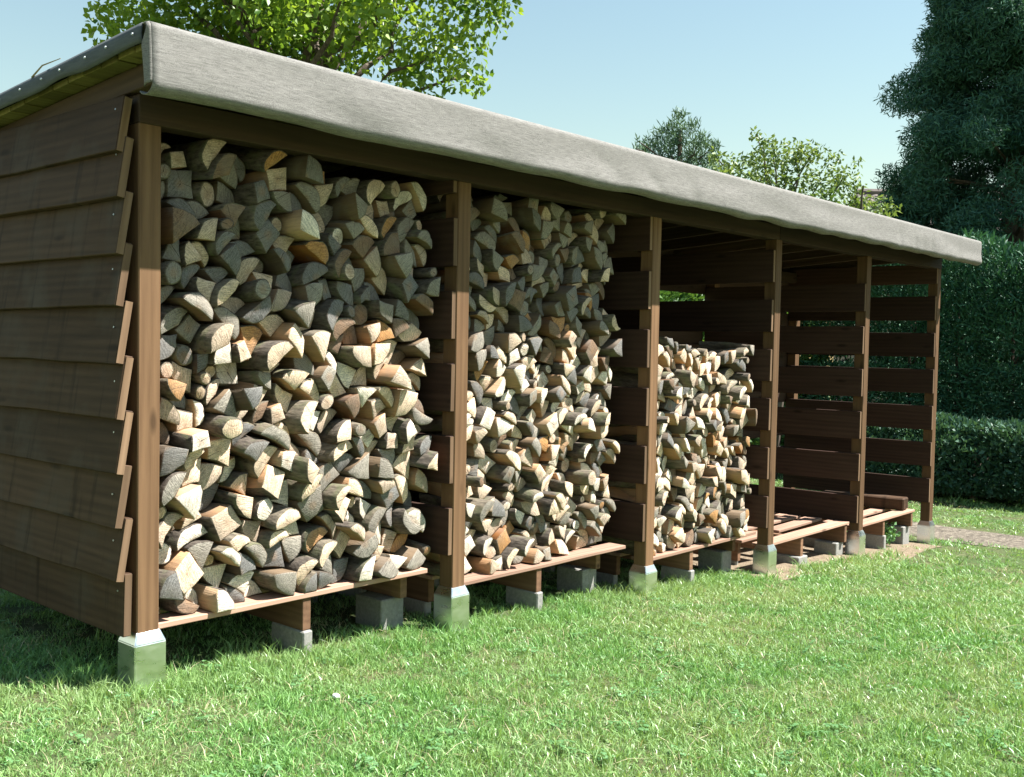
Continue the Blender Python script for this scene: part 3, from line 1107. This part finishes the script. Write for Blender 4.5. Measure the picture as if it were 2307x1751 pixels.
def crown(name, clumps, per, size, mat, parent, r, flat=0.6, spread=1.0, shape='leaf', droop=0.0, wr=0.62, zb=0.5):
    """clumps: list of (center, radius)"""
    C, T = [], []
    for c, rad in clumps:
        n = int(per * (rad / 0.5) ** 2)
        d = rand_dir(n, r)
        q = np.array(c) + d * (rad * r.random((n, 1)) ** 0.45) * np.array([1, 1, flat])
        C.append(q); T.append(np.clip(r.normal(0.5, 0.24, n) + r.normal(0, 0.16), 0, 1))
    C = np.concatenate(C); T = np.concatenate(T)
    n = len(C)
    up = rand_dir(n, r, -droop)
    V, F, cnt, k = leaf_cards(C, rand_dir(n, r, zb), up, size * r.uniform(0.65, 1.25, n), size * wr * r.uniform(0.7, 1.2, n), shape)
    me = np_mesh(name, V, F, cnt)
    set_tint(me, T, k)
    o = link(name, me, mat, parent)
    if parent: o.matrix_parent_inverse = Matrix.Translation(-Vector(parent.location))
    return o


def limb(p0, p1, r0, r1, r, n=5, wob=0.06):
    p0, p1 = Vector(p0), Vector(p1)
    L = (p1 - p0).length
    pts, rad = [], []
    for i in range(n + 1):
        f = i / n
        w = math.sin(f * math.pi) * wob * L
        pts.append(p0.lerp(p1, f) + Vector(r.normal(0, 1, 3)) * w * 0.5)
        rad.append(r0 + (r1 - r0) * f)
    return pts, rad, 7


def at(u, v, d): return np.array(CAM + ray(u, v) * d)


fr = np.random.default_rng(4)
# big broadleaf tree behind the left half of the shed
c0 = at(700, -110, 13.2)
base = np.array([c0[0] - 0.2, c0[1] + 0.2, float(gz(c0[0], c0[1])) - 0.05])
tr = empty('broadleaf_tree', base)
tag(tr, 'sunlit broadleaf tree with large yellow-green leaves behind the shed roof', 'tree')
items = [limb(base, c0 + np.array([0, 0, -1.6]), 0.20, 0.12, fr, 7, 0.02)]
fork = c0 + np.array([0, 0, -1.9])
cl = []
Rx = np.array(RT)
for i in range(74):
    d = rand_dir(1, fr)[0]
    q = fr.random() ** 0.4
    c = c0 + Rx * d[0] * 2.45 * q + np.array([-Rx[1], Rx[0], 0]) * d[1] * 1.9 * q + np.array([0, 0, 1]) * (d[2] * 1.75 * q + 0.1)
    cl.append((c, fr.uniform(0.40, 0.66)))
for (u, v, s) in ((255, 60, .38), (330, 60, .42), (410, 40, .45), (900, 120, .55), (1000, 100, .5), (1060, 40, .5), (1050, 170, .36), (560, 70, .55), (700, 90, .6), (800, 60, .6), (480, 40, .5), (950, 180, .42), (1120, 15, .28), (240, 25, .25)):
    cl.append((at(u, v, 13.2 + fr.uniform(-0.8, 0.8)), s))
for i in range(26):
    c = cl[int(fr.integers(len(cl)))][0]
    items.append(limb(fork + fr.normal(0, 0.12, 3), c, 0.055, 0.010, fr, 6, 0.08))
me = tubes_mesh('trunk', items)
o = link('trunk', me, M['treebark'], tr); o.matrix_parent_inverse = Matrix.Translation(-Vector(base))
crown('crown', cl, 240, 0.100, M['leaf_tree'], tr, fr, 0.85, shape='leaf', droop=0.7, wr=0.75, zb=0.9)

# loose small tree seen over the roof at right of centre
c0 = at(1775, 455, 17)
base = np.array([c0[0] + 0.3, c0[1] + 0.3, float(gz(c0[0], c0[1])) - 0.05])
tr = empty('small_tree', base)
tag(tr, 'loose pale green small tree between the pine and the tall dark conifer', 'tree')
cl = []
for (u, v, s) in ((1640, 375, .30), (1700, 370, .34), (1740, 345, .32), (1790, 350, .32), (1830, 345, .28), (1770, 400, .42), (1690, 420, .42), (1850, 410, .36), (1900, 400, .28), (1925, 440, .26),
                  (1720, 320, .16), (1703, 303, .12), (1610, 350, .16), (1840, 470, .5), (1740, 470, .5), (1660, 470, .5), (1935, 480, .35), (1985, 470, .28), (1880, 360, .16), (1935, 365, .10), (1620, 410, .32), (1800, 540, .6), (1680, 560, .6), (1900, 560, .5)):
    cl.append((at(u, v, 17 + fr.uniform(-0.5, 0.5)), s))
items = [limb(base, c0 + np.array([0, 0, -0.9]), 0.10, 0.06, fr, 6, 0.03)]
for c, s in cl[:18]:
    items.append(limb(c0 + np.array([0, 0, -1.0]), c, 0.035, 0.008, fr, 5, 0.09))
items.append(limb(at(1935, 520, 16.8), at(1945, 418, 16.8), 0.03, 0.012, fr, 4, 0.03))
me = tubes_mesh('trunk', items)
o = link('trunk', me, M['treebark'], tr); o.matrix_parent_inverse = Matrix.Translation(-Vector(base))
crown('crown', cl, 420, 0.095, M['leaf_small'], tr, fr, 0.8, shape='leaf', droop=0.3, wr=0.5, zb=0.7)

# pine top
c0 = at(1530, 350, 26)
base = np.array([c0[0], c0[1], float(gz(c0[0], c0[1])) - 0.05])
tr = empty('pine_tree', base)
tag(tr, 'blue-green round-topped pine showing just above the roof edge', 'tree')
items = [limb(base, c0 + np.array([0, 0, 0.6]), 0.20, 0.05, fr, 8, 0.01)]
cl = []
for (u, v, s) in ((1530, 262, .16), (1520, 285, .24), (1560, 285, .20), (1490, 300, .22), (1530, 315, .34), (1580, 320, .26), (1605, 335, .22), (1470, 325, .24), (1500, 340, .34), (1560, 350, .36), (1600, 365, .28), (1450, 345, .26),
                  (1437, 318, .08), (1432, 335, .07), (1540, 395, .5), (1470, 390, .45), (1610, 400, .4), (1550, 450, .6), (1490, 460, .5)):
    cl.append((at(u, v, 26 + fr.uniform(-0.5, 0.5)), s))
for c, s in cl[3:14]: items.append(limb(c0 + np.array([0, 0, -0.4]), c, 0.04, 0.012, fr, 5, 0.06))
me = tubes_mesh('trunk', items)
o = link('trunk', me, M['treebark'], tr); o.matrix_parent_inverse = Matrix.Translation(-Vector(base))
crown('crown', cl, 700, 0.16, M['needle_pine'], tr, fr, 0.9, shape='spray', droop=-1.2, wr=0.16, zb=0.2)

# tall dark conifer at the right edge
c0 = at(2290, 420, 24)
gx0 = float(gz(c0[0], c0[1]))
base = np.array([c0[0], c0[1], gx0 - 0.05])
tr = empty('tall_conifer', base)
tag(tr, 'tall dark conifer standing behind the far hedge at the right', 'tree')
top = 13.0
items = [limb(base, base + np.array([0.1, 0, top - gx0 - 0.6]), 0.32, 0.04, fr, 10, 0.004)]
cl = []
for i in range(680):
    f = fr.random()
    z = gx0 + 0.7 + f * (top - gx0 - 0.7)
    Rr = 2.50 * (1 - max(0, (z - 5.2) / (top - 5.2)) ** 1.25) * (0.93 if z > 4.6 else 0.98)
    a = fr.uniform(0, 2 * math.pi)
    q = fr.random() ** 0.35
    rr_ = Rr * q * (1 + 0.07 * math.sin(3 * a + z * 2.1) + 0.04 * math.sin(z * 5.3))
    cl.append((np.array([c0[0] + rr_ * math.cos(a), c0[1] + rr_ * math.sin(a), z]), fr.uniform(0.36, 0.60)))
    if i % 6 == 0: items.append(limb((base[0], base[1], z - 0.3), cl[-1][0], 0.05, 0.012, fr, 4, 0.03))
me = tubes_mesh('trunk', items)
o = link('trunk', me, M['treebark'], tr); o.matrix_parent_inverse = Matrix.Translation(-Vector(base))
crown('crown', cl, 900, 0.135, M['needle_dark'], tr, fr, 0.8, shape='spray', droop=0.3, wr=0.18, zb=0.3)


# hedges: a dense body of small sprays on woody stems
def hedge(name, label, p0, p1, thick, h0, h1, n, size, mat, shape, seed, stems, wr=0.35, ragged=0.10, bottom=0.05):
    r = np.random.default_rng(seed)
    p0, p1 = np.array(p0, float), np.array(p1, float)
    L = np.linalg.norm(p1 - p0)
    d = (p1 - p0) / L
    nm = np.array([-d[1], d[0]])
    root = empty(name, (*(0.5 * (p0 + p1)), float(gz(*(0.5 * (p0 + p1))))))
    tag(root, label, 'hedge')
    inv = Matrix.Translation(-Vector(root.location))
    a = r.random(n) * L
    # shell of the rounded cross-section: most leaves near the surface
    tt = np.linspace(0, 2 * math.pi, 721)
    ex = np.sign(np.cos(tt)) * np.abs(np.cos(tt)) ** 0.55 * thick / 2
    ez = np.sign(np.sin(tt)) * np.abs(np.sin(tt)) ** 0.45 * (h0 + h1) / 4
    arc_ = np.concatenate([[0], np.cumsum(np.hypot(np.diff(ex), np.diff(ez)))])
    th = np.interp(r.random(n) * arc_[-1], arc_, tt)
    rad = 1 - np.abs(r.normal(0, 0.20, n))
    cx = np.sign(np.cos(th)) * np.abs(np.cos(th)) ** 0.55
    cz = np.sign(np.sin(th)) * np.abs(np.sin(th)) ** 0.45
    hh = h0 + (h1 - h0) * a / L
    lump = np.array([mnoise.noise(Vector((x * 1.1, z * 2.0, seed))) for x, z in zip(a, cz)]) + 0.5 * np.array([mnoise.noise(Vector((x * 3.1, z * 5.0, seed + 4))) for x, z in zip(a, cz)])
    off = cx * rad * thick / 2 * (1 + ragged * 1.2 * lump)
    zz = bottom + (hh - bottom) * (0.5 + 0.5 * cz * rad) * (1 + ragged * 0.5 * lump * (cz > 0))
    P = p0[None] + d[None] * a[:, None] + nm[None] * off[:, None]
    C = np.stack([P[:, 0], P[:, 1], gz(P[:, 0], P[:, 1]) + zz], -1)
    out = np.stack([nm[0] * cx, nm[1] * cx, cz * 0.7], -1)
    up = out + r.normal(0, 0.55, (n, 3)) + np.array([0, 0, 0.25])
    V, F, cnt, k = leaf_cards(C, rand_dir(n, r, 0.3) + out * 0.8, up, size * r.uniform(0.6, 1.3, n), size * wr * r.uniform(0.7, 1.2, n), shape)
    T = np.clip(r.normal(0.45, 0.22, n) + 0.5 * lump, 0, 1)
    me = np_mesh('foliage', V, F, cnt); set_tint(me, T, k)
    o = link('foliage', me, mat, root); o.matrix_parent_inverse = inv
    its = []
    for i in range(stems):
        q = p0 + d * (L * (i + 0.5 + r.uniform(-.3, .3)) / stems)
        z = float(gz(q[0], q[1]))
        hgt = (h0 + h1) / 2
        its.append(limb((q[0], q[1], z - 0.03), (q[0] + r.normal(0, .05), q[1] + r.normal(0, .05), z + hgt * 0.8), 0.045, 0.015, r, 4, 0.02))
        for b in range(5):
            z0 = z + hgt * r.uniform(0.05, 0.6)
            e = q + d * r.normal(0, 0.25) + nm * r.uniform(-0.4, 0.4) * thick
            its.append(limb((q[0], q[1], z0), (e[0], e[1], z0 + r.uniform(0.2, 0.5)), 0.02, 0.006, r, 3, 0.05))
    o = link('stems', tubes_mesh('stems', its), M['treebark'], root); o.matrix_parent_inverse = inv
    return root


hedge('conifer_hedge', 'tall dense dark conifer hedge closing the far end of the garden', (15.2, 6.2), (16.2, -5.5), 1.5, 3.95, 4.0, 150000, 0.145, M['hedge_dark'], 'spray', 31, 16, 0.2, 0.16)
hedge('low_hedge', 'low rounded dark hedge in front of the tall conifer hedge', (13.1, 3.1), (14.1, -4.0), 1.25, 1.12, 1.12, 42000, 0.10, M['hedge_low'], 'leaf', 32, 9, 0.5, 0.22, 0.16)
hedge('rear_hedge', 'bright green hedge behind the shed seen through the board gaps', (3.2, 5.2), (15.6, 4.9), 1.0, 3.2, 3.5, 70000, 0.12, M['hedge_back'], 'leaf', 33, 18, 0.55, 0.12)

# a leafy weed under the last pallet
q = (7.62, 0.16)
wd = crown('leafy_weed', [((q[0], q[1], float(gz(*q)) + 0.13), 0.13), ((q[0] + 0.1, q[1] + 0.05, float(gz(*q)) + 0.10), 0.11)], 2600, 0.05, M['clover'], None, fr, 0.8, shape='leaf', droop=-0.4, wr=0.5)
tag(wd, 'small bushy green weed growing under the last pallet', 'weed')

# tiled roof of the house far behind
hc = at(2195, 470, 46)
hs = empty('house', (hc[0], hc[1], gz(hc[0], hc[1])))
tag(hs, 'distant house whose tiled roof ridge shows beside the tall conifer', 'house')
hinv = Matrix.Translation(-Vector(hs.location))
ax = np.array(RT); ax = ax[:2] / np.linalg.norm(ax[:2]); pr_ = np.array([-ax[1], ax[0]])
zr = at(1985, 431, 44)[2]; ze = zr - 2.6; zg = float(gz(hc[0], hc[1]))


def hp(a, b, z): return (hc[0] + ax[0] * a + pr_[0] * b, hc[1] + ax[1] * a + pr_[1] * b, z)


LL, WW = 4.5, 3.4
me = bpy.data.meshes.new('wall')
vv = [hp(-LL, -WW + .3, zg), hp(LL, -WW + .3, zg), hp(LL, WW - .3, zg), hp(-LL, WW - .3, zg), hp(-LL, -WW + .3, ze), hp(LL, -WW + .3, ze), hp(LL, WW - .3, ze), hp(-LL, WW - .3, ze), hp(-LL, 0, zr - .25), hp(LL, 0, zr - .25)]
me.from_pydata(vv, [], [(0, 1, 5, 4), (2, 3, 7, 6), (1, 2, 6, 9, 5), (3, 0, 4, 8, 7)])
me.update()
o = link('wall', me, M['render'], hs); o.matrix_parent_inverse = hinv
V, F = [], []
for sgn in (-1, 1):
    for row in range(12):
        f0, f1 = row / 12, (row + 1) / 12
        for c in range(30):
            a0 = -LL - .3 + (2 * LL + .6) * c / 30; a1 = a0 + (2 * LL + .6) / 30 * 0.96
            b = len(V)
            for f, a_, dz in ((f0, a0, 0.02), (f0, a1, 0.02), (f1 + 0.02, a1, 0.07), (f1 + 0.02, a0, 0.07)):
                V.append(hp(a_, sgn * WW * f, zr + (ze - .3 - zr) * f + dz))
            mx = hp((a0 + a1) / 2, sgn * WW * f0, zr + (ze - .3 - zr) * f0 + 0.06); my = hp((a0 + a1) / 2, sgn * WW * (f1 + .02), zr + (ze - .3 - zr) * (f1 + .02) + 0.11)
            V += [mx, my]
            F += [(b, b + 4, b + 5, b + 3), (b + 4, b + 1, b + 2, b + 5)]
me = bpy.data.meshes.new('roof'); me.from_pydata(V, [], F); me.update()
o = link('roof', me, M['tiles'], hs); o.matrix_parent_inverse = hinv
o['kind'] = 'stuff'
o = link('ridge', tubes_mesh('ridge', [([hp(-LL - .3, 0, zr + .06), hp(LL + .3, 0, zr + .06)], [0.14, 0.14], 8)]), M['tiles'], hs); o.matrix_parent_inverse = hinv

# ------------------------------------------------------------------ lawn grass: tufts scattered by geometry nodes
tc = bpy.data.collections.new('grass_tufts')


def blade_mesh(name, n, rad, hmin, hmax, w, lean, seed, mat):
    r = np.random.default_rng(seed)
    a = r.uniform(0, 2 * math.pi, n); q = np.sqrt(r.random(n)) * rad
    bx, by = np.cos(a) * q, np.sin(a) * q
    h = r.uniform(hmin, hmax, n) * (1 - 0.25 * q / rad)
    d = r.uniform(0, 2 * math.pi, n)
    ln_ = np.abs(r.normal(lean, lean * 0.6, n))
    dx, dy = np.cos(d), np.sin(d)
    f = r.uniform(0, 2 * math.pi, n)
    sx, sy = np.cos(f), np.sin(f)
    ww = w * r.uniform(0.7, 1.3, n)
    V = []
    for t_, wf in ((0.0, 1.0), (0.55, 0.8)):
        off = h * ln_ * t_ ** 1.8
        z = h * t_ * (1 - 0.25 * np.minimum(ln_, 1.4) * t_)
        for sg in (-0.5, 0.5):
            V.append(np.stack([bx + dx * off + sx * ww * wf * sg, by + dy * off + sy * ww * wf * sg, z], -1))
    off = h * ln_; z = h * (1 - 0.25 * np.minimum(ln_, 1.4)) - 0.1 * h * (ln_ > 1)
    V.append(np.stack([bx + dx * off, by + dy * off, z], -1))
    V = np.stack(V, 1).reshape(-1, 3)
    F = (np.arange(n)[:, None] * 5 + np.array([0, 1, 3, 2, 2, 3, 4])[None]).ravel()
    cnt = np.tile([4, 3], n)
    me = np_mesh(name, V, F, cnt)
    set_tint(me, np.clip(r.normal(0.5, 0.36, n), 0, 1), 5)
    me.materials.append(mat)
    o = bpy.data.objects.new(name, me)
    tc.objects.link(o)


for i in range(5):
    blade_mesh(f'a_tuft_{i}', 42, 0.062, 0.016, 0.042, 0.0036, 0.85, 100 + i, M['grass'])
blade_mesh('b_tuft', 40, 0.055, 0.05, 0.11, 0.0036, 0.6, 120, M['grass'])
blade_mesh('c_tuft', 9, 0.08, 0.03, 0.07, 0.0026, 1.4, 121, M['straw'])
# clover: three round leaflets on a stalk
r_ = np.random.default_rng(9)
V, F, T = [], [], []
for i in range(12):
    a = r_.uniform(0, 6.28); q = math.sqrt(r_.random()) * 0.05
    bx, by, h = math.cos(a) * q, math.sin(a) * q, r_.uniform(0.02, 0.045)
    tw = r_.uniform(0, 6.28); s = r_.uniform(0.009, 0.014)
    for k in range(3):
        t0 = tw + k * 2.094
        b = len(V)
        cxx, cyy = bx + math.cos(t0) * s * 0.55, by + math.sin(t0) * s * 0.55
        tilt = r_.uniform(-0.3, 0.3)
        for e in range(6):
            t1 = e * math.pi / 3
            V.append((cxx + math.cos(t1) * s * 0.55, cyy + math.sin(t1) * s * 0.55, h + tilt * s * math.cos(t1)))
        F.append(tuple(b + e for e in range(6)))
        T += [float(np.clip(r_.normal(.5, .25), 0, 1))] * 6
me = bpy.data.meshes.new('d_tuft'); me.from_pydata(V, [], F); me.update()
at_ = me.attributes.new('tint', 'FLOAT', 'POINT'); at_.data.foreach_set('value', np.array(T, np.float32))
me.materials.append(M['clover'])
tc.objects.link(bpy.data.objects.new('d_tuft', me))

gr_ = np.random.default_rng(55)
pts, kind, scl, rot = [], [], [], []


def grow(n, x0, x1, y0, y1):
    x = gr_.uniform(x0, x1, n); y = gr_.uniform(y0, y1, n)
    dx, dy = x - CAM.x, y - CAM.y
    dist = np.hypot(dx, dy)
    fwd = dx * FW.x + dy * FW.y
    lat = dx * RT.x + dy * RT.y
    keep = (fwd > 0.9) & (np.abs(lat) < fwd * 0.56 + 1.3)
    dens = np.where(dist < 5, 1.0, np.clip((5 / dist) ** 1.5, 0.10, 1))
    keep &= gr_.random(n) < dens
    # path, soil and shed floor stay bare or thin
    px0 = 8.75 - 0.12 * y + 0.10 * np.sin(2.3 * y)
    onpath = (x > px0 + 0.05 + gr_.normal(0, .06, n)) & (x < px0 + 1.42 + gr_.normal(0, .08, n)) & (y > -6) & (y < 3)
    keep &= ~onpath
    under = (x > 0.05) & (x < 8.4) & (y > 0.06) & (y < 1.6)
    keep &= ~(under & (gr_.random(n) < 0.72))
    soil = (x > 4.75) & (x < 8.2) & (y > -0.13 + gr_.normal(0, .07, n)) & (y < 1.45)
    keep &= ~(soil & (gr_.random(n) < 0.97))
    for k_, xp in enumerate(PX):
        keep &= ~((np.abs(x - xp - .045) < .07) & (np.abs(y - .045) < .07))
    x, y, dist = x[keep], y[keep], dist[keep]
    n = len(x)
    near_edge = (np.abs(y - 0.02) < 0.22) & (x > -0.3) & (x < 8.5)
    pt = np.array([mnoise.noise(Vector((a * 0.9, b * 0.9, 3.3))) for a, b in zip(x, y)])
    u = gr_.random(n)
    k = gr_.integers(0, 5, n)
    k = np.where((u > 0.980 - 0.03 * np.clip(pt, 0, 1)) & (dist < 7), 7, k)
    k = np.where((u < 0.09 + 0.16 * np.clip(-pt, 0, 1)), 6, k)
    k = np.where(near_edge & (u > 0.35) & (u < 0.72), 5, k)
    k = np.where((u > 0.80) & (u < 0.825), 5, k)
    s = gr_.uniform(0.75, 1.25, n) * (1 + 0.25 * pt) * np.where(dist > 5, (dist / 5) ** 0.75, 1.0)
    s = np.where(k == 7, np.minimum(s, 1.0) * 0.85, s)
    hs_ = np.where(dist > 5, s * (5 / dist) ** 0.45, s)
    pts.append(np.stack([x, y, gz(x, y) - 0.003], -1)); kind.append(k)
    scl.append(np.stack([s, s, hs_], -1)); rot.append(np.stack([gr_.normal(0, .12, n), gr_.normal(0, .12, n), gr_.uniform(0, 6.28, n)], -1))


grow(26000, -3.2, 6.5, -4.2, 2.2)
grow(15000, -3.2, 6.5, -4.2, 2.2)
grow(16000, 6.5, 15.0, -6.5, 4.5)
pts = np.concatenate(pts); kind = np.concatenate(kind); scl = np.concatenate(scl); rot = np.concatenate(rot)
me = bpy.data.meshes.new('grass')
me.vertices.add(len(pts)); me.vertices.foreach_set('co', pts.astype(np.float32).ravel())
a1 = me.attributes.new('pick', 'INT', 'POINT'); a1.data.foreach_set('value', kind.astype(np.int32))
a2 = me.attributes.new('size', 'FLOAT_VECTOR', 'POINT'); a2.data.foreach_set('vector', scl.astype(np.float32).ravel())
a3 = me.attributes.new('turn', 'FLOAT_VECTOR', 'POINT'); a3.data.foreach_set('vector', rot.astype(np.float32).ravel())
go = bpy.data.objects.new('grass', me)
COL.objects.link(go)
tag(go, 'short green lawn grass with clover and dry blades', 'grass', kind='stuff')
ng = bpy.data.node_groups.new('scatter_tufts', 'GeometryNodeTree')
ng.interface.new_socket('Geometry', in_out='INPUT', socket_type='NodeSocketGeometry')
ng.interface.new_socket('Geometry', in_out='OUTPUT', socket_type='NodeSocketGeometry')
gi = ng.nodes.new('NodeGroupInput'); go_ = ng.nodes.new('NodeGroupOutput')
mp_ = ng.nodes.new('GeometryNodeMeshToPoints')
ci = ng.nodes.new('GeometryNodeCollectionInfo')
ci.inputs['Collection'].default_value = tc
ci.inputs['Separate Children'].default_value = True
ci.inputs['Reset Children'].default_value = True
ip = ng.nodes.new('GeometryNodeInstanceOnPoints')
ip.inputs['Pick Instance'].default_value = True


def named(nm, ty):
    q = ng.nodes.new('GeometryNodeInputNamedAttribute')
    q.data_type = ty
    q.inputs['Name'].default_value = nm
    return q.outputs['Attribute']


er = ng.nodes.new('FunctionNodeEulerToRotation')
L_ = ng.links.new
L_(gi.outputs[0], mp_.inputs['Mesh'])
L_(mp_.outputs[0], ip.inputs['Points'])
L_(ci.outputs[0], ip.inputs['Instance'])
L_(named('pick', 'INT'), ip.inputs['Instance Index'])
L_(named('turn', 'FLOAT_VECTOR'), er.inputs[0])
L_(er.outputs[0], ip.inputs['Rotation'])
L_(named('size', 'FLOAT_VECTOR'), ip.inputs['Scale'])
L_(ip.outputs[0], go_.inputs[0])
md = go.modifiers.new('scatter', 'NODES'); md.node_group = ng
print('tufts', len(pts))

# a small pale stone in the lawn and a dry stalk on the roof edge
bm = bmesh.new()
bmesh.ops.create_icosphere(bm, subdivisions=2, radius=0.015)
for v in bm.verts:
    v.co *= 1 + 0.25 * mnoise.noise(v.co * 60)
    v.co.z *= 0.7
me = bpy.data.meshes.new('pale_stone'); bm.to_mesh(me); bm.free()
d = ray(757, 1568)
z0 = -0.2
for _ in range(12):
    q = CAM + d * ((z0 - CAM.z) / d.z)
    z0 = float(gz(np.float64(q.x), np.float64(q.y))) + 0.02
o = link('pale_stone', me, M['pale'], None, q)
tag(o, 'small pale stone lying in the lawn before the first bay', 'stone')
p0 = Vector((-0.122, 0.60, roof_z(-0.1, 0.60) + 0.006))
o = link('dry_stalk', tubes_mesh('dry_stalk', [([p0, p0 + Vector((0.0, -0.09, 0.032)), p0 + Vector((0.02, -0.20, 0.045))], [0.004, 0.003, 0.0015], 5)]), M['straw'])
tag(o, 'thin dry stalk lying on the sloping left roof edge', 'twig')
